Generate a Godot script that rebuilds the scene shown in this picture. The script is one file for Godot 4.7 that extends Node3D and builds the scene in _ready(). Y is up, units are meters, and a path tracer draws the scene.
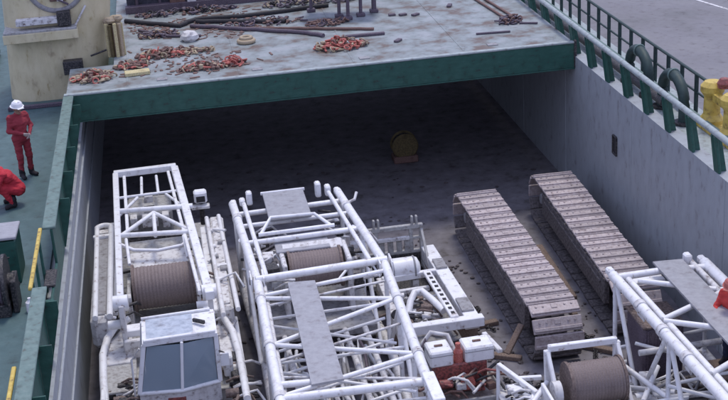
extends Node3D

# ---------------------------------------------------------------- mesh builder
class MB:
	var st := SurfaceTool.new()
	func _init():
		st.begin(Mesh.PRIMITIVE_TRIANGLES)
		st.set_smooth_group(0xFFFFFFFF)
	func tri(a: Vector3, b: Vector3, c: Vector3, ref: Vector3):
		var n := (a - c).cross(a - b)
		if n.dot((a + b + c) / 3.0 - ref) < 0.0:
			st.add_vertex(a); st.add_vertex(c); st.add_vertex(b)
		else:
			st.add_vertex(a); st.add_vertex(b); st.add_vertex(c)
	func quad(a: Vector3, b: Vector3, c: Vector3, d: Vector3, ref: Vector3):
		tri(a, b, c, ref); tri(a, c, d, ref)
	func box(c: Vector3, s: Vector3, bas := Basis.IDENTITY, bev := 0.012) -> MB:
		var h := s * 0.5
		var e: float = minf(bev, minf(h.x, minf(h.y, h.z)) * 0.45)
		st.set_smooth_group(0xFFFFFFFF)
		var p := {}
		for i in 8:
			var sg := Vector3(1 if i & 1 else -1, 1 if i & 2 else -1, 1 if i & 4 else -1)
			for ax in 3:
				var v := Vector3(h.x - e, h.y - e, h.z - e)
				v[ax] = h[ax]
				p[i * 3 + ax] = c + bas * (v * sg)
		for ax in 3:
			var u := 1 << ((ax + 1) % 3)
			var w := 1 << ((ax + 2) % 3)
			var m := 1 << ax
			for base in [0, m]:
				quad(p[base * 3 + ax], p[(base | u) * 3 + ax], p[(base | u | w) * 3 + ax], p[(base | w) * 3 + ax], c)
			if e <= 0.0:
				continue
			var b1 := (ax + 1) % 3
			var b2 := (ax + 2) % 3
			for base in [0, u, w, u | w]:
				quad(p[base * 3 + b1], p[(base | m) * 3 + b1], p[(base | m) * 3 + b2], p[base * 3 + b2], c)
		if e > 0.0:
			for i in 8:
				tri(p[i * 3], p[i * 3 + 1], p[i * 3 + 2], c)
		return self
	func frame(d: Vector3, up := Vector3.UP) -> Basis:
		var z := d.normalized()
		if absf(z.dot(up)) > 0.98:
			up = Vector3.RIGHT
		var x := up.cross(z).normalized()
		return Basis(x, z.cross(x).normalized(), z)
	func bar(a: Vector3, b: Vector3, w: float, h: float, up := Vector3.UP, bev := 0.012) -> MB:
		return box((a + b) * 0.5, Vector3(w, h, a.distance_to(b)), frame(b - a, up), bev)
	func tube(a: Vector3, b: Vector3, r: float, n := 10, r2 := -1.0, caps := true) -> MB:
		if r2 < 0.0:
			r2 = r
		var f := frame(b - a)
		var mid := (a + b) * 0.5
		for i in n:
			var t0 := TAU * i / n
			var t1 := TAU * (i + 1) / n
			var d0 := f.x * cos(t0) + f.y * sin(t0)
			var d1 := f.x * cos(t1) + f.y * sin(t1)
			st.set_smooth_group(1)
			quad(a + d0 * r, a + d1 * r, b + d1 * r2, b + d0 * r2, mid)
			if caps:
				st.set_smooth_group(0xFFFFFFFF)
				tri(a, a + d0 * r, a + d1 * r, mid)
				tri(b, b + d0 * r2, b + d1 * r2, mid)
		return self
	func path(pts: Array, r: float, n := 8) -> MB:
		var rings := []
		for i in pts.size():
			var d: Vector3 = pts[mini(i + 1, pts.size() - 1)] - pts[maxi(i - 1, 0)]
			var f := frame(d)
			var ring := []
			for k in n:
				ring.append(pts[i] + (f.x * cos(TAU * k / n) + f.y * sin(TAU * k / n)) * r)
			rings.append(ring)
		st.set_smooth_group(1)
		for i in pts.size() - 1:
			var mid: Vector3 = (pts[i] + pts[i + 1]) * 0.5
			for k in n:
				quad(rings[i][k], rings[i][(k + 1) % n], rings[i + 1][(k + 1) % n], rings[i + 1][k], mid)
		st.set_smooth_group(0xFFFFFFFF)
		for e in [0, pts.size() - 1]:
			var inner: Vector3 = pts[1] if e == 0 else pts[e - 1]
			for k in n:
				tri(pts[e], rings[e][k], rings[e][(k + 1) % n], inner)
		return self
	func torus(c: Vector3, R: float, r: float, bas := Basis.IDENTITY, n := 16, m := 6, sx := 1.0) -> MB:
		st.set_smooth_group(1)
		for i in n:
			var a0 := TAU * i / n
			var a1 := TAU * (i + 1) / n
			for j in m:
				var q := []
				for ab in [[a0, j], [a1, j], [a1, j + 1], [a0, j + 1]]:
					var th: float = TAU * ab[1] / m
					var rr: float = R + r * cos(th)
					q.append(c + bas * Vector3(rr * cos(ab[0]) * sx, r * sin(th), rr * sin(ab[0])))
				var mid := c + bas * Vector3(R * cos((a0 + a1) * 0.5) * sx, 0, R * sin((a0 + a1) * 0.5))
				quad(q[0], q[1], q[2], q[3], mid)
		return self
	func lathe(o: Vector3, bas: Basis, prof: Array, n := 20) -> MB:   # prof: [radius, height] along bas.y
		for i in prof.size() - 1:
			var A = prof[i]
			var B = prof[i + 1]
			for k in n:
				var t0 := TAU * k / n
				var t1 := TAU * (k + 1) / n
				var d0 := bas.x * cos(t0) + bas.z * sin(t0)
				var d1 := bas.x * cos(t1) + bas.z * sin(t1)
				var a0: Vector3 = o + bas.y * A[1] + d0 * A[0]
				var a1: Vector3 = o + bas.y * A[1] + d1 * A[0]
				var b0: Vector3 = o + bas.y * B[1] + d0 * B[0]
				var b1: Vector3 = o + bas.y * B[1] + d1 * B[0]
				# outward = radial for walls, along the axis for rings
				var dr: float = B[0] - A[0]
				var dh: float = B[1] - A[1]
				var out: Vector3 = (d0 + d1) * 0.5 * dh - bas.y * dr
				var cen := (a0 + a1 + b0 + b1) / 4.0
				st.set_smooth_group(1 + i if absf(dr) < 0.001 else 40 + i)
				if A[0] > 0.0001:
					tri(a0, a1, b1 if B[0] > 0.0001 else b0, cen - out)
				if B[0] > 0.0001:
					tri(a0, b1, b0, cen - out)
		return self
	func prism(pts: PackedVector2Array, o: Vector3, x: Vector3, y: Vector3, depth: float) -> MB:   # polygon in the x,y plane, depth along x cross y
		st.set_smooth_group(0xFFFFFFFF)
		var z := x.cross(y).normalized() * depth
		var idx := Geometry2D.triangulate_polygon(pts)
		var P := func(p: Vector2, k: float) -> Vector3: return o + x * p.x + y * p.y + z * k
		for i in range(0, idx.size(), 3):
			var a = pts[idx[i]]; var b = pts[idx[i + 1]]; var c = pts[idx[i + 2]]
			var m: Vector3 = P.call((a + b + c) / 3.0, 0.5)
			tri(P.call(a, 0), P.call(b, 0), P.call(c, 0), m)
			tri(P.call(a, 1), P.call(b, 1), P.call(c, 1), m)
		var cw := Geometry2D.is_polygon_clockwise(pts)
		for i in pts.size():
			var a := pts[i]
			var b := pts[(i + 1) % pts.size()]
			var nrm := (b - a).orthogonal().normalized() * (1.0 if cw else -1.0)
			var out := x * nrm.x + y * nrm.y
			if cw == (nrm.dot((b - a).orthogonal()) < 0.0):
				pass
			var m2: Vector3 = P.call((a + b) * 0.5, 0.5)
			# outward test against a point just inside the polygon
			var probe := (a + b) * 0.5 + nrm * 0.0005
			if Geometry2D.is_point_in_polygon(probe, pts):
				out = -out
			quad(P.call(a, 0), P.call(b, 0), P.call(b, 1), P.call(a, 1), m2 - out)
		return self
	func lump(c: Vector3, s: Vector3, rng: RandomNumberGenerator, rough := 0.2, n := 8) -> MB:
		var g := []
		for i in n / 2 + 1:
			var row := []
			for k in n:
				var ph := PI * i / (n / 2)
				var j := 1.0 + rng.randf_range(-rough, rough)
				row.append(c + Vector3(sin(ph) * cos(TAU * k / n) * s.x, cos(ph) * s.y, sin(ph) * sin(TAU * k / n) * s.z) * j)
			g.append(row)
		for k in n:
			g[0][k] = c + Vector3(0, s.y, 0)
			g[n / 2][k] = c - Vector3(0, s.y, 0)
		st.set_smooth_group(0xFFFFFFFF)
		for i in n / 2:
			for k in n:
				var kk := (k + 1) % n
				if i > 0:
					tri(g[i][k], g[i][kk], g[i + 1][kk], c)
				if i < n / 2 - 1:
					tri(g[i][k], g[i + 1][kk], g[i + 1][k], c)
				elif i == 0:
					tri(g[i][k], g[i + 1][kk], g[i + 1][k], c)
		return self
	func mesh() -> ArrayMesh:
		st.generate_normals()
		return st.commit()

# ---------------------------------------------------------------- materials
var M := {}
var used := {}

func lin(r: float, g: float, b: float) -> Color:
	return Color(r, g, b).linear_to_srgb()

func noise_tex(sd: int, freq: float, cols: Array, offs: Array, oct := 5, typ := FastNoiseLite.TYPE_SIMPLEX_SMOOTH, size := 512) -> NoiseTexture2D:
	var n := FastNoiseLite.new()
	n.seed = sd
	n.noise_type = typ
	n.frequency = freq
	n.fractal_type = FastNoiseLite.FRACTAL_FBM
	n.fractal_octaves = oct
	n.fractal_gain = 0.6
	var t := NoiseTexture2D.new()
	t.width = size; t.height = size
	t.seamless = true
	t.noise = n
	var g := Gradient.new()
	g.offsets = PackedFloat32Array(offs)
	var pc := PackedColorArray()
	for c in cols:
		pc.append(c)
	g.colors = pc
	t.color_ramp = g
	return t

var bump_a: NoiseTexture2D
var grime: NoiseTexture2D

func mat(called: String, sd: int, cols: Array, offs: Array, freq := 0.01, metres := Vector3(2, 2, 2), rough := 0.6, metal := 0.0, bump := 0.0) -> StandardMaterial3D:
	var m := StandardMaterial3D.new()
	m.resource_name = called
	m.albedo_texture = noise_tex(sd, freq, cols, offs)
	m.uv1_triplanar = true
	m.uv1_world_triplanar = true
	m.uv1_scale = Vector3(1.0 / metres.x, 1.0 / metres.y, 1.0 / metres.z)
	m.roughness = rough
	m.metallic = metal
	if bump > 0.0:
		m.heightmap_enabled = true
		m.heightmap_texture = bump_a
		m.heightmap_scale = bump
	m.detail_enabled = true
	m.detail_blend_mode = BaseMaterial3D.BLEND_MODE_MUL
	m.detail_albedo = grime
	m.detail_uv_layer = BaseMaterial3D.DETAIL_UV_2
	m.uv2_triplanar = true
	m.uv2_world_triplanar = true
	m.uv2_scale = Vector3(0.43, 0.29, 0.47)
	M[called] = m
	return m

func make_materials():
	bump_a = noise_tex(901, 0.03, [Color.BLACK, Color.WHITE], [0.2, 0.8], 5)
	grime = noise_tex(902, 0.012, [Color(0.80, 0.775, 0.77), Color(0.965, 0.96, 0.96), Color.WHITE], [0.04, 0.34, 0.9], 6)
	var o3 := [0.0, 0.5, 1.0]
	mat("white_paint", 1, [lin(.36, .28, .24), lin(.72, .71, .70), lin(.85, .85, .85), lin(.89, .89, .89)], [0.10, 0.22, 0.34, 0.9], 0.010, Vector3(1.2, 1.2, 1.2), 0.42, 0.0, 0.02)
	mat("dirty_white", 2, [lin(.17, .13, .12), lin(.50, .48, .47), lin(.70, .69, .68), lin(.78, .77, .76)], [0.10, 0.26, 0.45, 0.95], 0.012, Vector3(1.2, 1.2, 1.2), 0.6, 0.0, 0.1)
	mat("grey_steel", 3, [lin(.17, .155, .15), lin(.30, .295, .30), lin(.35, .345, .35)], [0.08, 0.4, 0.9], 0.015, Vector3(1.2, 1.2, 1.2), 0.6, 0.0, 0.2)
	mat("walkway_plate", 4, [lin(.31, .31, .33), lin(.36, .36, .38), lin(.40, .40, .42)], o3, 0.01, Vector3(0.8, 0.8, 0.8), 0.5, 0.1, 0.1)
	mat("dark_machinery", 5, [lin(.015, .015, .018), lin(.05, .048, .05), lin(.14, .12, .11)], [0.2, 0.5, 0.85], 0.03, Vector3(0.9, 0.9, 0.9), 0.55, 0.2, 0.3)
	mat("rust_drum", 6, [lin(.10, .075, .065), lin(.19, .14, .12), lin(.30, .24, .21)], [0.15, 0.5, 0.9], 0.02, Vector3(0.7, 0.7, 0.7), 0.8, 0.0, 0.3)
	mat("wire_rope", 7, [lin(.16, .125, .11), lin(.25, .20, .185), lin(.34, .285, .265)], o3, 0.03, Vector3(0.5, 0.5, 0.5), 0.75, 0.1, 0.2)
	for i in 4:
		var k: float = [0.86, 1.0, 1.12, 0.94][i]
		mat("track_steel_%d" % i, 10 + i, [lin(.36 * k, .285 * k, .27 * k), lin(.48 * k, .415 * k, .405 * k), lin(.56 * k, .50 * k, .49 * k)], [0.08, 0.45, 0.9], 0.02, Vector3(0.9, 0.9, 0.9), 0.65, 0.15, 0.25)
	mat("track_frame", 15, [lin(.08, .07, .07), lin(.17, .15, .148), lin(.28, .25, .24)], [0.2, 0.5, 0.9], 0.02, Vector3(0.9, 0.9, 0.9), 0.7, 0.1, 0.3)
	mat("hold_floor", 20, [lin(.09, .08, .078), lin(.160, .148, .158), lin(.184, .172, .186), lin(.23, .216, .226)], [0.04, 0.3, 0.6, 0.95], 0.014, Vector3(4.3, 4.3, 4.3), 0.75, 0.0, 0.25)
	mat("hold_wall", 21, [lin(.25, .24, .225), lin(.345, .37, .39), lin(.365, .392, .41), lin(.385, .41, .43)], [0.0, 0.18, 0.6, 0.95], 0.010, Vector3(2.2, 7.0, 2.2), 0.5, 0.0, 0.15)
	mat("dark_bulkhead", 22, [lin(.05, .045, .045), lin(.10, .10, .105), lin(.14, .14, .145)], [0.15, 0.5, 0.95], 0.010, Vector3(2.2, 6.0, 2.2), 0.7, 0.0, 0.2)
	mat("green_paint", 23, [lin(.03, .04, .035), lin(.020, .088, .066), lin(.024, .098, .074), lin(.034, .11, .086)], [0.04, 0.26, 0.6, 0.95], 0.012, Vector3(2.6, 1.2, 2.6), 0.5, 0.0, 0.15)
	mat("pale_green_paint", 24, [lin(.09, .10, .08), lin(.13, .20, .18), lin(.155, .23, .205), lin(.19, .26, .235)], [0.04, 0.26, 0.6, 0.95], 0.014, Vector3(1.5, 1.5, 1.5), 0.55, 0.0, 0.15)
	mat("deck_green", 25, [lin(.055, .07, .07), lin(.062, .118, .122), lin(.072, .132, .136), lin(.09, .155, .158)], [0.04, 0.26, 0.6, 0.95], 0.010, Vector3(2.8, 2.8, 2.8), 0.6, 0.0, 0.2)
	mat("hatch_top", 26, [lin(.14, .10, .08), lin(.20, .205, .195), lin(.25, .285, .285), lin(.325, .35, .36)], [0.16, 0.34, 0.54, 0.82], 0.011, Vector3(6.3, 6.3, 6.3), 0.55, 0.0, 0.2)
	mat("pedestal_paint", 27, [lin(.34, .25, .11), lin(.60, .53, .33), lin(.66, .59, .38), lin(.71, .64, .43)], [0.03, 0.2, 0.55, 0.95], 0.010, Vector3(1.8, 4.5, 1.8), 0.5, 0.0, 0.12)
	mat("yellow_paint", 28, [lin(.25, .16, .05), lin(.58, .42, .08), lin(.70, .53, .13)], [0.12, 0.4, 0.9], 0.012, Vector3(1.2, 1.2, 1.2), 0.5, 0.0, 0.12)
	mat("quay_concrete", 29, [lin(.16, .16, .165), lin(.20, .195, .205), lin(.212, .207, .222), lin(.235, .23, .24)], [0.1, 0.38, 0.6, 0.95], 0.006, Vector3(13, 13, 13), 0.85, 0.0, 0.2)
	mat("red_paint", 30, [lin(.09, .045, .04), lin(.28, .07, .06), lin(.42, .14, .12)], [0.2, 0.5, 0.9], 0.02, Vector3(0.8, 0.8, 0.8), 0.55, 0.0, 0.15)
	mat("timber", 31, [lin(.11, .075, .06), lin(.22, .16, .125), lin(.31, .24, .19)], o3, 0.02, Vector3(0.4, 0.4, 0.4), 0.9, 0.0, 0.3)
	mat("red_gear", 32, [lin(.22, .04, .035), lin(.50, .12, .09), lin(.66, .42, .36)], o3, 0.05, Vector3(0.6, 0.6, 0.6), 0.6, 0.0, 0.1)
	mat("brown_gear", 33, [lin(.07, .04, .035), lin(.19, .11, .09), lin(.36, .22, .17)], o3, 0.05, Vector3(0.6, 0.6, 0.6), 0.7, 0.0, 0.1)
	mat("tan_gear", 34, [lin(.22, .16, .10), lin(.44, .35, .23), lin(.60, .54, .42)], o3, 0.05, Vector3(0.6, 0.6, 0.6), 0.7, 0.0, 0.1)
	mat("black_rubber", 35, [lin(.012, .012, .014), lin(.024, .022, .026), lin(.045, .04, .045)], o3, 0.02, Vector3(0.8, 0.8, 0.8), 0.7)
	mat("purple_steel", 36, [lin(.05, .035, .05), lin(.11, .085, .11), lin(.20, .16, .19)], o3, 0.03, Vector3(0.6, 0.6, 0.6), 0.6, 0.0, 0.1)
	mat("sea", 37, [lin(.02, .04, .05), lin(.035, .06, .07)], [0.3, 0.7], 0.01, Vector3(9, 9, 9), 0.12, 0.0, 0.8)
	mat("cab_interior", 38, [lin(.14, .16, .165), lin(.26, .29, .30)], [0.3, 0.8], 0.03, Vector3(0.6, 0.6, 0.6), 0.8)
	mat("blue_roof", 39, [lin(.30, .34, .40), lin(.46, .51, .58), lin(.58, .62, .68)], o3, 0.012, Vector3(1.1, 1.1, 1.1), 0.4)
	mat("pale_steel", 40, [lin(.24, .22, .20), lin(.42, .415, .40), lin(.50, .50, .48)], o3, 0.014, Vector3(0.9, 0.9, 0.9), 0.6, 0.0, 0.15)
	mat("tan_steel", 41, [lin(.18, .14, .12), lin(.36, .31, .28), lin(.48, .44, .40)], o3, 0.014, Vector3(0.9, 0.9, 0.9), 0.7, 0.0, 0.15)
	mat("navy_steel", 42, [lin(.02, .02, .03), lin(.035, .038, .06), lin(.07, .065, .08)], o3, 0.014, Vector3(0.9, 0.9, 0.9), 0.6)
	mat("yellow_slab", 43, [lin(.40, .32, .14), lin(.60, .52, .28), lin(.68, .62, .40)], o3, 0.02, Vector3(0.5, 0.5, 0.5), 0.8)
	mat("litter", 44, [lin(.03, .025, .025), lin(.09, .075, .075), lin(.20, .17, .16)], o3, 0.04, Vector3(0.7, 0.7, 0.7), 0.9)
	mat("orange_helmet", 45, [lin(.55, .16, .04), lin(.62, .20, .06)], [0.2, 0.8], 0.02, Vector3(0.7, 0.7, 0.7), 0.4)
	mat("dark_green", 47, [lin(.015, .025, .024), lin(.022, .05, .046), lin(.04, .075, .07)], o3, 0.02, Vector3(1.2, 1.2, 1.2), 0.6)
	mat("pale_edge", 48, [lin(.22, .22, .20), lin(.34, .39, .385), lin(.40, .45, .445)], [0.05, 0.4, 0.9], 0.014, Vector3(1.2, 1.2, 1.2), 0.5)
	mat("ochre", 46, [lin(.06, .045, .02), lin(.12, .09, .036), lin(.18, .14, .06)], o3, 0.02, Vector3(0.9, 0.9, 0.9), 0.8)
	var gl := StandardMaterial3D.new()
	gl.resource_name = "cab_glass"
	gl.transparency = BaseMaterial3D.TRANSPARENCY_ALPHA
	gl.albedo_color = Color(0.68, 0.75, 0.80, 0.42)
	gl.roughness = 0.08
	M["glass"] = gl
	var vc := StandardMaterial3D.new()
	vc.resource_name = "clothed_body"
	vc.vertex_color_use_as_albedo = true
	vc.roughness = 0.85
	M["body"] = vc

# ---------------------------------------------------------------- scene helpers
func numbered(called: String) -> String:
	if not used.has(called):
		used[called] = 0
		return called
	used[called] += 1
	return "%s_%03d" % [called, used[called]]

func thing(called: String, label: String, category: String, at := Vector3.ZERO, group := "") -> Node3D:
	var o := Node3D.new()
	o.name = numbered(called)
	add_child(o)
	o.position = at
	o.set_meta("label", label)
	o.set_meta("category", category)
	if group:
		o.set_meta("group", group)
	return o

# mb is given in world coordinates; the part is stored relative to its parent
func part(called: String, mb: MB, m: String, parent: Node3D, world := true) -> MeshInstance3D:
	var mi := MeshInstance3D.new()
	mi.name = called
	mi.mesh = mb.mesh()
	mi.material_override = M[m]
	parent.add_child(mi, true)
	if world:
		var off := Vector3.ZERO
		var p: Node = parent
		while p != self and p is Node3D:
			off += (p as Node3D).position
			p = p.get_parent()
		mi.position = -off
	return mi

func single(called: String, mb: MB, m: String, label: String, category: String, group := "", kind := "") -> MeshInstance3D:
	var mi := part(numbered(called), mb, m, self)
	mi.set_meta("label", label)
	mi.set_meta("category", category)
	if group:
		mi.set_meta("group", group)
	if kind:
		mi.set_meta("kind", kind)
	return mi

func struct(called: String, mb: MB, m: String, label := "") -> MeshInstance3D:
	var mi := part(numbered(called), mb, m, self)
	mi.set_meta("kind", "structure")
	if label:
		mi.set_meta("label", label)
	return mi

func v(x: float, y: float, z: float) -> Vector3:
	return Vector3(x, y, z)

func arc_pts(c: Vector3, u: Vector3, w: Vector3, a0: float, a1: float, n: int) -> Array:
	var r := []
	for i in n + 1:
		var a := lerpf(a0, a1, float(i) / n)
		r.append(c + u * cos(a) + w * sin(a))
	return r

func _ready():
	# camera
	var cam := Camera3D.new()
	cam.name = "camera"
	cam.fov = 2.0 * rad_to_deg(atan(200.0 / 1320.0))
	cam.far = 1500.0
	add_child(cam)
	cam.transform = Transform3D(Basis(v(0.98465975, -0.06209312, 0.16306323), v(0.11752750, 0.92676300, -0.35678793), v(-0.12896689, 0.37047913, 0.91984388)).orthonormalized(), v(0, 13.0, 0))
	cam.current = true
	# overcast sky
	var we := WorldEnvironment.new()
	we.name = "world_environment"
	var env := Environment.new()
	env.background_mode = Environment.BG_SKY
	var sky := Sky.new()
	var sm := ProceduralSkyMaterial.new()
	sm.sky_top_color = Color(0.775, 0.815, 0.99)
	sm.sky_horizon_color = Color(0.73, 0.765, 0.925)
	sm.sky_curve = 0.3
	sm.ground_bottom_color = Color(0.30, 0.31, 0.36)
	sm.ground_horizon_color = Color(0.60, 0.62, 0.72)
	sky.sky_material = sm
	env.sky = sky
	env.tonemap_mode = Environment.TONE_MAPPER_LINEAR
	env.tonemap_exposure = 1.18
	env.sdfgi_enabled = true
	env.ssao_enabled = true
	env.ssil_enabled = true
	we.environment = env
	add_child(we)
	var sun := DirectionalLight3D.new()
	sun.name = "overcast_sun"
	sun.light_energy = 0.5
	sun.light_angular_distance = 14.0
	sun.light_color = Color(1.0, 0.98, 0.955)
	sun.shadow_enabled = true
	sun.rotation_degrees = Vector3(-70, 152, 0)
	add_child(sun)

	make_materials()
	build_setting()
	build_hatch_cover()
	build_coamings()
	build_pedestal()
	build_left_crane()
	build_boom_section()
	build_second_boom()
	build_tracks()
	build_middle_pieces()
	build_winch_section()
	build_deck_gear()
	build_hold_litter()
	build_people()

# ---------------------------------------------------------------- setting
func build_setting():
	struct("hold_floor", MB.new().box(v(3.77, -0.15, -27), v(12.46, 0.3, 42), Basis.IDENTITY, 0.0), "hold_floor")
	var lw := struct("hold_wall", MB.new().box(v(-2.61, 1.45, -27), v(0.3, 2.9, 42), Basis.IDENTITY, 0.0), "hold_wall")
	part("stiffener", MB.new().box(v(-2.435, 2.58, -27), v(0.05, 0.08, 38)), "hold_wall", lw)
	part("stiffener", MB.new().box(v(-2.44, 1.55, -27), v(0.04, 0.05, 38)), "hold_wall", lw)
	var rw := struct("hold_wall", MB.new().box(v(10.15, 1.83, -27), v(0.3, 3.66, 42), Basis.IDENTITY, 0.0), "hold_wall")
	# lashing pocket in the wall
	var pk := MB.new()
	pk.box(v(9.985, 2.29, -28.26), v(0.05, 0.46, 0.05)); pk.box(v(9.985, 2.29, -28.01), v(0.05, 0.46, 0.05)); pk.box(v(9.985, 2.515, -28.135), v(0.048, 0.05, 0.25)); pk.box(v(9.985, 2.075, -28.135), v(0.048, 0.05, 0.25))
	part("pocket_frame", pk, "dark_machinery", rw)
	part("pocket_back", MB.new().box(v(9.997, 2.29, -28.135), v(0.02, 0.40, 0.2)), "black_rubber", rw)
	for z in [-40.2, -36.1, -32.0, -27.05, -22.0, -17.1]:
		part("weld_seam", MB.new().box(v(9.998, 1.83, z), v(0.012, 3.65, 0.02), Basis.IDENTITY, 0.004), "hold_wall", rw)
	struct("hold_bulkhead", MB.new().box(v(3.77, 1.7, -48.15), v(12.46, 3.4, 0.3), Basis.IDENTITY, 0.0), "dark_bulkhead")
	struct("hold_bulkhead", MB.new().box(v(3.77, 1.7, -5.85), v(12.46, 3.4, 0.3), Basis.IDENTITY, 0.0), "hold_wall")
	struct("ship_deck", MB.new().box(v(-4.83, 2.85, -36), v(4.44 - 0.3, 0.3, 80), Basis.IDENTITY, 0.0), "deck_green")
	struct("ship_deck", MB.new().box(v(10.83, 3.42, -36), v(1.04, 0.3, 80), Basis.IDENTITY, 0.0), "pale_edge")
	struct("ship_deck", MB.new().box(v(3.77, 3.2, -64), v(12.46, 0.3, 31.5), Basis.IDENTITY, 0.0), "deck_green")
	struct("ship_deck", MB.new().box(v(-1.98, 3.2, -40.9), v(0.96, 0.8, 14.64), Basis.IDENTITY, 0.0), "deck_green")
	struct("ship_hull", MB.new().box(v(11.38, -1.8, -36), v(0.06, 10.2, 80), Basis.IDENTITY, 0.0), "green_paint")
	struct("ship_hull", MB.new().box(v(-6.93, -1.8, -36), v(0.06, 10.2, 80), Basis.IDENTITY, 0.0), "green_paint")
	struct("quay", MB.new().box(v(213.0, -3.0, -100), v(400, 10, 900), Basis.IDENTITY, 0.0), "quay_concrete")
	struct("sea", MB.new().box(v(-493.5, -6.0, -100), v(1013, 2, 1200), Basis.IDENTITY, 0.0), "sea")
	# curved pale line painted on the quay
	var ql := MB.new()
	var qp := [v(17.0, 2.002, -44.5), v(17.35, 2.002, -43.0), v(17.69, 2.002, -41.76), v(18.06, 2.002, -40.3), v(18.6, 2.002, -38.4)]
	for i in qp.size() - 1:
		ql.bar(qp[i], qp[i + 1], 0.10, 0.008, Vector3.UP, 0.0)
	struct("quay_line", ql, "dirty_white", "thin pale line painted on the grey quay")

# ---------------------------------------------------------------- hatch cover panel over the far part of the hold
func build_hatch_cover():
	var t := thing("hatch_cover", "wide hatch cover with green front edge and pale littered top over the far hold", "hatch cover", v(3.7, 3.36, -31.2))
	var poly := PackedVector2Array([Vector2(-2.66, -31.30), Vector2(9.96, -31.30), Vector2(9.96, -46.2), Vector2(-1.55, -46.2), Vector2(-1.55, -33.6), Vector2(-2.66, -33.6)])
	var top := MB.new()
	top.prism(poly, v(0, 3.42, 0), v(1, 0, 0), v(0, 0, 1), -0.60)
	part("top_plate", top, "hatch_top", t)
	part("front_beam", MB.new().box(v(3.66, 3.685, -31.24), v(12.72, 0.65, 0.12), Basis.IDENTITY, 0.01), "green_paint", t)
	part("edge_lip", MB.new().box(v(3.66, 4.025, -31.235), v(12.74, 0.05, 0.15)), "pale_edge", t)
	part("lower_flange", MB.new().box(v(3.66, 3.345, -31.27), v(12.68, 0.03, 0.22)), "green_paint", t)
	for x in [-1.2, 1.55, 4.4, 7.2]:
		part("seam", MB.new().box(v(x, 4.022, -38.8), v(0.05, 0.014, 14.6), Basis.IDENTITY, 0.004), "hatch_top", t)
	for x in [-0.35, 2.0, 4.7, 8.0]:
		part("lifting_pad", MB.new().box(v(x, 4.03, -31.75), v(0.26, 0.03, 0.2)), "grey_steel", t)
	part("corner_post", MB.new().box(v(10.005, 3.72, -31.23), v(0.07, 0.72, 0.16)), "dark_machinery", t)

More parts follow.
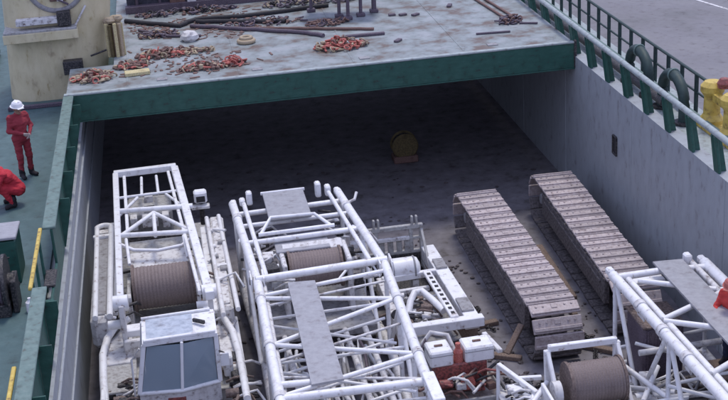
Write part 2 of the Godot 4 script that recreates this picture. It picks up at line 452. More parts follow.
# ---------------------------------------------------------------- coamings and rails
func build_coamings():
	var t := thing("hatch_coaming", "pale green hatch coaming with yellow edge strips along the left deck", "coaming", v(-2.55, 3, -25))
	for seg in [[-31.1, -22.75], [-20.15, -8.0]]:
		var zc: float = (seg[0] + seg[1]) * 0.5
		var zl: float = absf(seg[1] - seg[0])
		part("cap", MB.new().box(v(-2.60, 4.02, zc), v(0.24, 0.05, zl)), "pale_green_paint", t)
		part("coaming_plate", MB.new().box(v(-2.56, 3.45, zc), v(0.05, 1.08, zl)), "green_paint", t)
	part("coaming_plate", MB.new().box(v(-2.56, 3.12, -21.45), v(0.05, 0.42, 2.58)), "green_paint", t)
	part("yellow_strip", MB.new().box(v(-2.75, 4.02, -21.45), v(0.065, 0.06, 2.6)), "yellow_paint", t)
	part("yellow_strip", MB.new().box(v(-2.80, 4.0, -14.6), v(0.065, 0.06, 5.8)), "yellow_paint", t)
	for z in [-22.2, -21.3, -20.5]:
		part("bracket", MB.new().bar(v(-2.74, 3.0, z), v(-2.74, 4.0, z), 0.05, 0.05), "green_paint", t)
	for i in 14:
		var z := -30.6 + i * 1.55
		if z > -22.9 and z < -19.9:
			continue
		var b := MB.new()
		b.prism(PackedVector2Array([Vector2(0, 3.95), Vector2(0.22, 3.95), Vector2(0.22, 3.75), Vector2(0.02, 2.95), Vector2(0, 2.95)]), v(-2.53, 0, z), v(1, 0, 0), v(0, 1, 0), 0.03)
		part("bracket", b, "green_paint", t)
	# things lying in the gap
	part("gap_step", MB.new().box(v(-2.62, 3.36, -22.0), v(0.2, 0.05, 0.7)), "dark_machinery", t)
	part("gap_step", MB.new().box(v(-2.62, 3.3, -20.9), v(0.2, 0.05, 0.6)), "green_paint", t)

	var r := thing("pipe_rail", "long pale pipe rail on dark green brackets along the right coaming", "rail", v(10.05, 3, -25))
	part("pipe", MB.new().tube(v(9.95, 4.47, -40), v(9.98, 4.47, -9), 0.065, 12), "pale_edge", r)
	var zz := -39.0
	while zz < -10.0:
		var b := MB.new()
		b.prism(PackedVector2Array([Vector2(-0.01, 3.66), Vector2(0.20, 3.66), Vector2(0.06, 4.42), Vector2(-0.12, 4.42)]), v(10.02, 0, zz), v(1, 0, 0), v(0, 1, 0), 0.03)
		b.bar(v(10.04, 3.66, zz + 0.03), v(9.94, 4.42, zz + 0.03), 0.06, 0.24, v(0, 0, 1))
		part("bracket", b, "green_paint", r)
		zz += 1.27
	var g := thing("guard_rail", "dark outer guard rail with close posts between ship and quay", "railing", v(11.2, 3.3, -25))
	part("top_rail", MB.new().tube(v(11.15, 4.45, -45), v(11.15, 4.45, -25.4), 0.035, 8), "dark_green", g)
	part("middle_rail", MB.new().tube(v(11.15, 4.05, -45), v(11.15, 4.05, -25.4), 0.025, 8), "dark_green", g)
	zz = -45.0
	while zz < -25.0:
		part("post", MB.new().box(v(11.15, 4.02, zz), v(0.07, 0.9, 0.10)), "dark_green", g)
		zz += 0.817
	# pipes along the deck between coaming and rail
	var pn := ["dark thick pipe nearest the coaming on the right side deck", "pale thin pipe beside the outer guard rail on the right side deck"]
	for i in 2:
		var x: float = [10.55, 10.9][i]
		var rr: float = [0.11, 0.06][i]
		single("deck_pipe", MB.new().tube(v(x, 3.57 + rr + 0.1, -46), v(x, 3.57 + rr + 0.1, -26.5 + i * 3.0), rr, 10), ["dark_machinery", "pale_green_paint"][i], pn[i], "pipe")
	# arched hoses / cowls
	var ln := ["dark curved pipe arch by the guard rail, the farther of two", "dark curved pipe arch by the guard rail, next to the yellow fitting"]
	for i in 2:
		var z: float = [-28.3, -26.2][i]
		var a := thing("pipe_arch", ln[i], "pipe", v(10.7, 3.57, z), "curved pipe arches on the right deck")
		var m := MB.new()
		var pts := [v(10.62, 3.57, z - 0.62)]
		pts.append_array(arc_pts(v(10.62, 4.0, z), v(0, 0, -0.62), v(0, 0.50, 0), 0, PI, 14))
		pts.append(v(10.62, 3.57, z + 0.62))
		m.path(pts, 0.12, 12)
		part("pipe_bend", m, "dark_green", a)
		for s in [-0.62, 0.62]:
			part("flange", MB.new().lathe(v(10.62, 3.575, z + s), Basis.IDENTITY, [[0.0, 0.0], [0.22, 0.0], [0.22, 0.06], [0.0, 0.06]], 14), "dark_machinery", a)
		part("band", MB.new().torus(v(10.62, 4.5, z), 0.13, 0.022, Basis(v(1, 0, 0), v(0, 0, 1), v(0, -1, 0)), 14, 6), "pale_green_paint", a)
	# yellow fitting at the picture's right edge
	var y := thing("mooring_roller", "rounded yellow steel fitting with red cap beside the rail at the right edge", "deck fitting", v(11.08, 3.3, -25.0))
	part("base_plate", MB.new().box(v(11.08, 3.63, -24.7), v(0.5, 0.12, 2.0)), "yellow_paint", y)
	for k in 2:
		part("roller", MB.new().lathe(v(11.08, 3.66, -25.2 + k * 1.0), Basis.IDENTITY, [[0.0, 0.0], [0.26, 0.0], [0.26, 0.10], [0.18, 0.22], [0.17, 0.60], [0.25, 0.72], [0.25, 0.84], [0.17, 0.93], [0.0, 0.94]], 20), "yellow_paint", y)
	part("red_cap", MB.new().lathe(v(11.2, 4.52, -24.9), Basis.IDENTITY, [[0.0, 0.0], [0.13, 0.0], [0.15, 0.10], [0.09, 0.2], [0.0, 0.22]], 14), "red_paint", y)
	part("cross_beam", MB.new().box(v(11.08, 4.3, -24.7), v(0.18, 0.18, 0.6)), "yellow_paint", y)

# ---------------------------------------------------------------- yellow crane pedestal
func build_pedestal():
	var t := thing("crane_pedestal", "large cream yellow deck crane pedestal behind the left deck", "crane pedestal", v(-3.2, 3, -35.8))
	var m := MB.new()
	# rounded, widening to the right with height
	var rows := []
	for lv in [[3.0, -4.42, -1.86], [7.6, -4.15, -1.15], [9.0, -4.15, -1.15]]:
		var ring := []
		for cn in [[lv[1], -34.5, 1, -1, PI], [lv[2], -34.5, -1, -1, PI / 2], [lv[2], -37.3, -1, 1, 0.0], [lv[1], -37.3, 1, 1, -PI / 2]]:
			var cx: float = cn[0] + cn[2] * 0.75
			var cz: float = cn[1] + cn[3] * 0.75
			for k in 7:
				var a: float = cn[4] - k * PI / 12.0
				ring.append(v(cx + cos(a) * 0.75, lv[0], cz + sin(a) * 0.75))
		rows.append(ring)
	m.st.set_smooth_group(2)
	for i in 2:
		for k in 28:
			m.quad(rows[i][k], rows[i][(k + 1) % 28], rows[i + 1][(k + 1) % 28], rows[i + 1][k], v(-3.0, (rows[i][k].y + rows[i + 1][k].y) * 0.5, -35.9))
	m.st.set_smooth_group(0xFFFFFFFF)
	for k in 28:
		m.tri(rows[2][k], rows[2][(k + 1) % 28], v(-2.7, 9.0, -35.9), v(-3, 5, -35.9))
	part("column", m, "pedestal_paint", t)
	var face := Basis(v(1, 0, 0), v(0, 0, 1), v(0, -1, 0))
	var c := v(-2.72, 6.08, -34.49)
	part("manhole_rim", MB.new().torus(c + v(-0.08, 0, -0.01), 0.70, 0.075, face, 36, 8), "grey_steel", t)
	var dr := part("manhole_door", MB.new().lathe(c - v(0, 0, 0.02), face, [[0.0, 0.0], [0.70, 0.0], [0.70, 0.04], [0.0, 0.05]], 32), "pedestal_paint", t)
	part("door_plate", MB.new().box(c + v(-0.05, 0.0, 0.05), v(0.42, 0.9, 0.05)), "brown_gear", dr)
	part("door_bar", MB.new().box(c + v(0.0, 0.0, 0.09), v(0.16, 0.9, 0.06)), "dirty_white", dr)
	part("door_bar", MB.new().bar(c + v(-0.3, -0.25, 0.1), c + v(0.2, -0.55, 0.1), 0.06, 0.05), "purple_steel", dr)
	var pl := part("platform", MB.new().box(v(-3.32, 4.80, -34.63), v(1.9, 0.24, 0.96)), "pedestal_paint", t)
	part("platform_top", MB.new().box(v(-3.32, 4.95, -34.61), v(1.86, 0.07, 0.90)), "pale_steel", pl)
	part("platform_edge", MB.new().box(v(-3.3, 5.18, -34.36), v(1.2, 0.16, 0.25)), "dirty_white", pl)
	part("lamp_box", MB.new().box(v(-2.68, 5.2, -34.33), v(0.34, 0.36, 0.26)), "dark_machinery", t)
	part("bracket", MB.new().bar(v(-2.47, 4.9, -34.4), v(-2.1, 5.45, -34.45), 0.07, 0.05), "dirty_white", t)
	part("handrail", MB.new().tube(v(-2.15, 4.1, -34.44), v(-1.72, 4.22, -34.44), 0.025, 8), "dark_machinery", t)
	part("base_fitting", MB.new().box(v(-2.62, 3.9, -34.3), v(0.5, 0.35, 0.3)), "dark_machinery", t)

	var y := thing("corrugated_bundle", "upright ribbed yellow bundle with pale lumpy top beside the pedestal", "bundle", v(-1.47, 4.02, -34.7))
	var rng := RandomNumberGenerator.new(); rng.seed = 5
	for k in 9:
		var a := TAU * k / 9.0
		part("slat", MB.new().box(v(-1.47 + cos(a) * 0.19, 4.45, -34.55 + sin(a) * 0.19), v(0.10, 0.86 + 0.04 * (k % 3), 0.09), Basis(Vector3.UP, -a)), ["yellow_slab", "tan_gear", "yellow_slab", "ochre"][k % 4], y)
	part("core", MB.new().tube(v(-1.47, 4.02, -34.55), v(-1.47, 4.85, -34.55), 0.16, 10), "brown_gear", y)
	var tp := MB.new()
	for k in 5:
		tp.lump(v(-1.47 + rng.randf_range(-0.14, 0.14), 4.93 + rng.randf_range(-0.03, 0.08), -34.55 + rng.randf_range(-0.14, 0.14)), v(0.14, 0.10, 0.13), rng)
	part("cover", tp, "tan_gear", y)

# ---------------------------------------------------------------- crawler tracks
func build_tracks():
	var t := make_track()
	t.position = v(6.81, 0, -25.85)
	t.set_meta("label", "crawler track farther from the right hold wall, showing its rounded near end")
	var u: Node3D = t.duplicate()
	u.name = numbered("crawler_track")
	add_child(u)
	u.position = v(8.79, 0, -26.45)
	u.rotation.y = deg_to_rad(-1.9)
	u.set_meta("label", "crawler track lying close along the right hold wall")

func make_track() -> Node3D:
	var t := thing("crawler_track", "", "crawler track", Vector3.ZERO, "crawler tracks lying in the hold")
	var R := 0.56
	var half := 3.0   # distance of the wheel centres from the middle
	var yc := 0.60
	var shoes := []
	var per := 4.0 * half + TAU * R
	var n := 46
	var proto := []
	for k in 3:
		var b := MB.new()
		b.box(v(0, 0, 0.0), v(1.0, 0.06, per / n - 0.042), Basis.IDENTITY, 0.018)
		b.box(v(0, 0.045, per / n * 0.22 + 0.004 * k), v(0.97, 0.04, 0.07), Basis.IDENTITY, 0.016)
		b.box(v(0, -0.065, 0), v(0.16, 0.08, per / n * 0.7), Basis.IDENTITY, 0.012)
		b.box(v(0.0, 0.03, -0.06), v(0.12, 0.03, 0.10 + 0.01 * k), Basis.IDENTITY, 0.01)
		for bx2 in [-0.36, -0.22, 0.22, 0.36]:
			b.tube(v(bx2, 0.02, -0.07), v(bx2, 0.05, -0.07), 0.022, 6)
		proto.append(b.mesh())
	var rng := RandomNumberGenerator.new(); rng.seed = 77
	for i in n:
		var s := per * (i + 0.5) / n
		var pos := Vector3.ZERO
		var ang := 0.0
		if s < 2 * half:
			pos = v(0, yc + R, -half + s)
		elif s < 2 * half + PI * R:
			ang = (s - 2 * half) / R
			pos = v(0, yc + R * cos(ang), half + R * sin(ang))
		elif s < 4 * half + PI * R:
			ang = PI
			pos = v(0, yc - R, half - (s - 2 * half - PI * R))
		else:
			ang = PI + (s - 4 * half - PI * R) / R
			pos = v(0, yc + R * cos(ang), -half + R * sin(ang))
		var mi := MeshInstance3D.new()
		mi.name = "track_shoe"
		mi.mesh = proto[rng.randi() % 3]
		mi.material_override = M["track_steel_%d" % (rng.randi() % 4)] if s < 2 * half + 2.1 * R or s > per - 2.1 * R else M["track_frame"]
		t.add_child(mi, true)
		mi.transform = Transform3D(Basis(Vector3.RIGHT, ang + rng.randf_range(-0.04, 0.04)), pos + v(rng.randf_range(-0.012, 0.012), rng.randf_range(-0.006, 0.006), 0))
	var f := MB.new()
	f.box(v(-0.36, 0.66, 0), v(0.12, 0.56, 2 * half - 0.9)); f.box(v(0.36, 0.66, 0), v(0.12, 0.56, 2 * half - 0.9)); f.box(v(0, 0.78, 0), v(0.7, 0.08, 2 * half - 1.0))
	f.box(v(-0.43, 0.80, 0), v(0.04, 0.06, 2 * half - 1.4)); f.box(v(0.43, 0.80, 0), v(0.04, 0.06, 2 * half - 1.4))
	part("side_frame", f, "track_frame", t, false)
	var bx := Basis(v(0, -1, 0), v(1, 0, 0), v(0, 0, 1))
	for s in [-1, 1]:
		var w := MB.new()
		w.lathe(v(-0.22, yc, s * half), bx, [[0.0, 0.0], [0.20, 0.0], [0.20, 0.05], [0.42, 0.05], [0.47, 0.03], [0.47, 0.41], [0.42, 0.39], [0.20, 0.39], [0.20, 0.44], [0.0, 0.44]], 24)
		var wh := part("idler_wheel" if s < 0 else "drive_sprocket", w, "track_frame", t, false)
		var hb := MB.new()
		hb.lathe(v(-0.34, yc, s * half), bx, [[0.0, 0.0], [0.12, 0.0], [0.14, 0.03], [0.14, 0.66], [0.12, 0.68], [0.0, 0.68]], 16)
		part("hub", hb, "grey_steel", wh, false)
	for k in 8:
		part("track_roller", MB.new().lathe(v(-0.22, 0.30, -2.3 + k * 0.657), bx, [[0.0, 0.0], [0.19, 0.0], [0.19, 0.09], [0.13, 0.11], [0.13, 0.33], [0.19, 0.35], [0.19, 0.44], [0.0, 0.44]], 14), "dark_machinery", t, false)
	return t

# ---------------------------------------------------------------- crane pieces
func panel(mb: MB, a: Vector3, b: Vector3, c: Vector3, d: Vector3, th: float) -> MB:
	var n := (b - a).cross(d - a).normalized() * th
	var q := [a, b, c, d, a - n, b - n, c - n, d - n]
	var m := (a + b + c + d) / 4.0 - n * 0.5
	mb.st.set_smooth_group(0xFFFFFFFF)
	mb.quad(q[0], q[1], q[2], q[3], m)
	mb.quad(q[4], q[5], q[6], q[7], m)
	for i in 4:
		var j := (i + 1) % 4
		mb.quad(q[i], q[j], q[j + 4], q[i + 4], m)
	return mb

func braces(list: Array, r: float, m: String, parent: Node3D, called := "brace"):
	for p in list:
		part(called, MB.new().tube(p[0], p[1], r, 8), m, parent)

func winch_drum(parent: Node3D, c: Vector3, half: float, r: float, rim: float, m := "wire_rope"):
	var bx := Basis(v(0, -1, 0), v(1, 0, 0), v(0, 0, 1))
	var prof := [[0.0, 0.0]]
	var n := 34
	for i in n + 1:
		prof.append([r + (0.013 if i % 2 else 0.0), 2.0 * half * i / n])
	prof.append([0.0, 2.0 * half])
	var d := part("winch_drum", MB.new().lathe(c - v(half, 0, 0), bx, prof, 32), m, parent)
	for s in [-1, 1]:
		part("drum_flange", MB.new().lathe(c + v(s * half - 0.025, 0, 0), bx, [[0.0, 0.0], [rim, 0.0], [rim, 0.05], [0.0, 0.05]], 32), "rust_drum", d)

func clutter(parent: Node3D, lo: Vector3, hi: Vector3, count: int, sd: int, mats: Array):
	var rng := RandomNumberGenerator.new(); rng.seed = sd
	for mi in mats.size():
		for k in count:
			var b := MB.new()
			var c := v(rng.randf_range(lo.x, hi.x), rng.randf_range(lo.y, hi.y), rng.randf_range(lo.z, hi.z))
			var s := rng.randf_range(0.07, 0.26)
			var kind := rng.randi() % 4
			match kind:
				0: b.box(c, v(s, s * 0.7, s * 1.3), Basis(Vector3.UP, rng.randf_range(-0.3, 0.3)))
				1: b.tube(c, c + v(rng.randf_range(-0.5, 0.5), rng.randf_range(-0.1, 0.1), rng.randf_range(-0.4, 0.4)), 0.03, 7)
				2: b.tube(c - v(s * 0.5, 0, 0), c + v(s * 0.5, 0, 0), s * 0.35, 10)
				3: b.path([c, c + v(0.15, 0.12, 0.1), c + v(0.35, 0.1, rng.randf_range(-0.2, 0.25)), c + v(0.5, -0.12, rng.randf_range(-0.3, 0.3))], 0.025, 6)
			part(["valve_block", "short_pipe", "cylinder", "hose"][kind], b, mats[mi], parent)

func build_left_crane():
	var t := thing("crawler_crane", "white crane superstructure with glazed cab, brown winch and folded frame beside the left wall", "crane", v(-0.7, 0, -25))
	# base
	var base := part("bed_frame", MB.new().box(v(-0.72, 0.72, -25.6), v(2.1, 0.5, 8.2)), "pale_steel", t)
	part("deck_plate", MB.new().box(v(-1.68, 1.10, -22.75), v(0.60, 0.05, 2.3)), "pale_steel", base)
	part("deck_plate", MB.new().box(v(0.40, 1.08, -22.9), v(0.34, 0.05, 2.0)), "pale_steel", base)
	part("side_plate", MB.new().box(v(-2.01, 0.72, -22.8), v(0.05, 0.62, 2.6)), "dirty_white", base)
	part("side_plate", MB.new().box(v(0.60, 0.72, -22.4), v(0.05, 0.62, 3.6)), "dirty_white", base)
	for x in [-1.7, -0.7, 0.3]:
		part("support_block", MB.new().box(v(x, 0.235, -28.3), v(0.35, 0.47, 0.5)), "timber", base)
		part("support_block", MB.new().box(v(x, 0.235, -22.6), v(0.35, 0.47, 0.5)), "timber", base)
	# side housings
	var lh := MB.new()
	lh.box(v(-2.02, 1.32, -26.0), v(0.40, 0.66, 4.7), Basis.IDENTITY, 0.09)
	var a := part("side_housing", lh, "dirty_white", t)
	part("housing_rail", MB.new().tube(v(-2.17, 1.70, -28.2), v(-2.10, 1.70, -23.6), 0.055, 10), "white_paint", a)
	part("housing_rail", MB.new().tube(v(-1.85, 1.70, -28.2), v(-1.82, 1.70, -23.6), 0.065, 10), "white_paint", a)
	part("housing_top", MB.new().box(v(-2.01, 1.66, -25.9), v(0.22, 0.05, 4.2)), "grey_steel", a)
	part("end_hoop", MB.new().path(arc_pts(v(-2.01, 1.70, -28.2), v(0.17, 0, 0), v(0, 0, -0.2), 0, PI, 10), 0.06, 8), "white_paint", a)
	part("clamp", MB.new().box(v(-2.02, 1.70, -27.7), v(0.44, 0.1, 0.1)), "white_paint", a)
	part("clamp", MB.new().box(v(-1.90, 1.6, -28.55), v(0.5, 0.12, 0.12)), "dirty_white", a)
	var rh := MB.new()
	rh.box(v(0.46, 1.25, -26.1), v(0.34, 0.60, 4.9), Basis(Vector3.UP, -0.02), 0.06)
	var b := part("side_housing", rh, "dirty_white", t)
	part("housing_rail", MB.new().tube(v(0.58, 1.60, -28.4), v(0.66, 1.60, -23.4), 0.05, 10), "white_paint", b)
	part("housing_rail", MB.new().tube(v(0.30, 1.62, -28.3), v(0.36, 1.62, -23.2), 0.05, 10), "white_paint", b)
	for z in [-27.6, -25.6]:
		part("clamp", MB.new().box(v(0.46, 1.58, z), v(0.32, 0.08, 0.12)), "white_paint", b)
	part("housing_top", MB.new().box(v(0.47, 1.565, -26.0), v(0.2, 0.04, 4.4), Basis(Vector3.UP, -0.02)), "dirty_white", b)
	clutter(b, v(0.36, 1.58, -28), v(0.56, 1.62, -23.6), 5, 31, ["white_paint", "grey_steel"])
	# work lamp on its stalk
	var lp := part("work_lamp", MB.new().box(v(0.22, 2.02, -28.7), v(0.30, 0.28, 0.26), Basis.IDENTITY, 0.04), "white_paint", t)
	part("lamp_stalk", MB.new().tube(v(0.22, 1.3, -28.75), v(0.22, 1.9, -28.72), 0.06, 8), "dark_machinery", lp)
	part("lamp_face", MB.new().box(v(0.22, 1.99, -28.565), v(0.2, 0.14, 0.02)), "black_rubber", lp)
	part("lamp_bracket", MB.new().box(v(0.20, 1.80, -28.6), v(0.42, 0.07, 0.2)), "dirty_white", lp)
	# folded frame
	var g := part("folded_frame", MB.new().bar(v(-1.70, 2.25, -30.1), v(-1.55, 2.2, -23.3), 0.13, 0.16), "white_paint", t)
	part("frame_leg", MB.new().bar(v(-0.30, 2.25, -30.1), v(0.14, 2.2, -22.9), 0.17, 0.18), "white_paint", g)
	part("frame_leg", MB.new().bar(v(-1.50, 2.22, -30.0), v(-1.42, 2.15, -26.6), 0.07, 0.1), "white_paint", g)
	part("frame_leg", MB.new().bar(v(-0.46, 2.22, -30.0), v(-0.04, 2.15, -23.2), 0.07, 0.1), "white_paint", g)
	part("crossbar", MB.new().bar(v(-1.74, 2.27, -30.15), v(-0.26, 2.27, -30.2), 0.16, 0.15), "white_paint", g)
	part("crossbar", MB.new().tube(v(-1.68, 2.27, -27.7), v(0.02, 2.27, -27.5), 0.06, 10), "white_paint", g)
	part("crossbar", MB.new().tube(v(-1.62, 2.24, -26.35), v(-0.05, 2.24, -26.1), 0.055, 10), "white_paint", g)
	part("crossbar", MB.new().path([v(-1.6, 2.15, -26.1), v(-1.3, 2.08, -25.85), v(-0.8, 2.05, -25.75), v(-0.3, 2.10, -25.75), v(-0.02, 2.2, -25.95)], 0.04, 8), "white_paint", g)
	braces([[v(-1.60, 2.22, -26.3), v(-0.85, 2.22, -27.5)], [v(-0.85, 2.22, -27.5), v(-0.08, 2.22, -26.2)], [v(-0.85, 2.22, -27.5), v(-0.83, 2.2, -26.2)]], 0.045, "white_paint", g)
	braces([[v(-1.6, 2.2, -27.6), v(-1.2, 2.2, -28.6)], [v(-0.1, 2.2, -27.5), v(-0.55, 2.2, -28.6)], [v(-1.66, 2.22, -28.65), v(-0.2, 2.22, -28.7)], [v(-1.45, 2.2, -26.2), v(-1.4, 2.0, -25.3)], [v(-0.25, 2.2, -26.0), v(-0.2, 2.0, -25.3)], [v(-1.1, 2.2, -29.9), v(-1.1, 2.2, -28.7)], [v(-0.75, 2.2, -29.9), v(-0.72, 2.2, -28.7)]], 0.035, "white_paint", g)
	part("inner_panel", MB.new().box(v(-1.74, 1.5, -25.9), v(0.10, 0.1, 3.6), Basis.IDENTITY, 0.02), "white_paint", g)
	part("inner_panel", MB.new().box(v(0.20, 1.46, -25.9), v(0.16, 0.1, 4.4), Basis.IDENTITY, 0.02), "white_paint", g)
	part("inner_panel", MB.new().box(v(-0.82, 1.55, -27.1), v(1.3, 0.05, 0.7), Basis(Vector3.RIGHT, 0.1)), "pale_steel", g)
	for x in [-1.55, 0.14]:
		part("pivot", MB.new().tube(v(x - 0.14, 2.15, -23.2), v(x + 0.14, 2.15, -23.2), 0.15, 14), "white_paint", g)
		part("pivot_plate", MB.new().box(v(x, 1.55, -23.2), v(0.1, 1.2, 0.36)), "dirty_white", g)
	# grey block and machinery inside the far end of the frame
	var cw := part("counter_block", MB.new().box(v(-0.98, 1.45, -29.35), v(1.02, 0.55, 1.1), Basis.IDENTITY, 0.04), "pale_steel", t)
	part("recess", MB.new().box(v(-0.98, 1.74, -29.0), v(0.24, 0.03, 0.34)), "black_rubber", cw)
	part("sheave_block", MB.new().box(v(-0.98, 1.79, -29.6), v(0.2, 0.16, 0.26)), "dirty_white", cw)
	part("sheave_block", MB.new().box(v(-0.98, 1.60, -28.62), v(0.36, 0.22, 0.3)), "dirty_white", cw)
	for x in [-1.35, -0.62]:
		part("sheave_block", MB.new().box(v(x, 1.56, -28.75), v(0.16, 0.3, 0.42)), "dirty_white", cw)
	part("ledge", MB.new().box(v(-0.9, 1.2, -28.5), v(1.2, 0.12, 0.25)), "dark_machinery", cw)
	clutter(cw, v(-1.45, 1.15, -28.3), v(-0.25, 1.35, -26.6), 10, 32, ["dirty_white", "grey_steel", "dark_machinery"])
	# panel and drum
	part("cover_panel", MB.new().box(v(-0.82, 1.66, -26.05), v(1.22, 0.06, 0.85), Basis(Vector3.RIGHT, 0.15)), "dirty_white", t)
	winch_drum(t, v(-0.74, 1.58, -25.0), 0.61, 0.43, 0.50)
	part("winch_bracket", MB.new().box(v(-1.45, 1.25, -24.85), v(0.08, 0.9, 1.0)), "dirty_white", t)
	part("winch_bracket", MB.new().box(v(-0.07, 1.25, -24.85), v(0.08, 0.9, 1.0)), "dirty_white", t)
	clutter(t, v(-1.75, 1.1, -24.9), v(-1.55, 1.7, -23.2), 7, 33, ["white_paint", "dark_machinery"])
	clutter(t, v(-0.02, 1.1, -25.6), v(0.18, 1.7, -23.2), 7, 34, ["white_paint", "rust_drum"])
	part("front_beam", MB.new().box(v(-0.70, 1.52, -23.25), v(1.75, 0.14, 0.3), Basis(Vector3.UP, 0.03)), "white_paint", t)
	part("front_beam", MB.new().box(v(-0.70, 1.28, -22.95), v(1.75, 0.36, 0.12)), "dirty_white", t)
	# rounded rims of the front deck
	part("rim", MB.new().path([v(-1.95, 1.05, -21.3), v(-1.98, 1.2, -22.0), v(-2.0, 1.25, -22.9), v(-1.92, 1.28, -23.5), v(-1.72, 1.32, -23.95), v(-1.5, 1.36, -24.1)], 0.075, 10), "white_paint", t)
	part("rim", MB.new().path([v(0.17, 1.36, -24.0), v(0.36, 1.32, -23.7), v(0.5, 1.28, -23.1), v(0.55, 1.25, -22.3), v(0.57, 1.2, -20.6)], 0.07, 10), "white_paint", t)
	part("corner_plate", MB.new().box(v(-1.86, 1.16, -23.75), v(0.42, 0.08, 0.7), Basis(Vector3.UP, 0.5)), "dirty_white", t)
	part("corner_plate", MB.new().box(v(0.34, 1.18, -23.5), v(0.34, 0.08, 0.7), Basis(Vector3.UP, -0.4)), "dirty_white", t)
	part("fender", MB.new().box(v(-1.70, 1.16, -23.3), v(0.50, 0.06, 1.3), Basis(Vector3.RIGHT, 0.05), 0.02), "dirty_white", t)
	part("fender", MB.new().box(v(0.36, 1.14, -22.7), v(0.30, 0.06, 1.5), Basis(Vector3.RIGHT, 0.04), 0.02), "dirty_white", t)
	part("body_skirt", MB.new().box(v(-1.98, 0.95, -22.4), v(0.09, 0.5, 2.6), Basis.IDENTITY, 0.02), "white_paint", t)
	part("body_skirt", MB.new().box(v(0.60, 0.92, -22.2), v(0.08, 0.5, 3.6), Basis.IDENTITY, 0.02), "white_paint", t)
	clutter(t, v(-1.85, 1.0, -21.9), v(-1.45, 1.15, -21.2), 9, 35, ["dirty_white", "dark_machinery", "rust_drum"])
	clutter(t, v(0.24, 1.0, -22.3), v(0.50, 1.15, -20.8), 9, 36, ["dirty_white", "dark_machinery", "rust_drum"])
	part("tank", MB.new().box(v(0.32, 1.25, -21.9), v(0.18, 0.42, 0.3), Basis.IDENTITY, 0.03), "white_paint", t)
	build_cab(t)

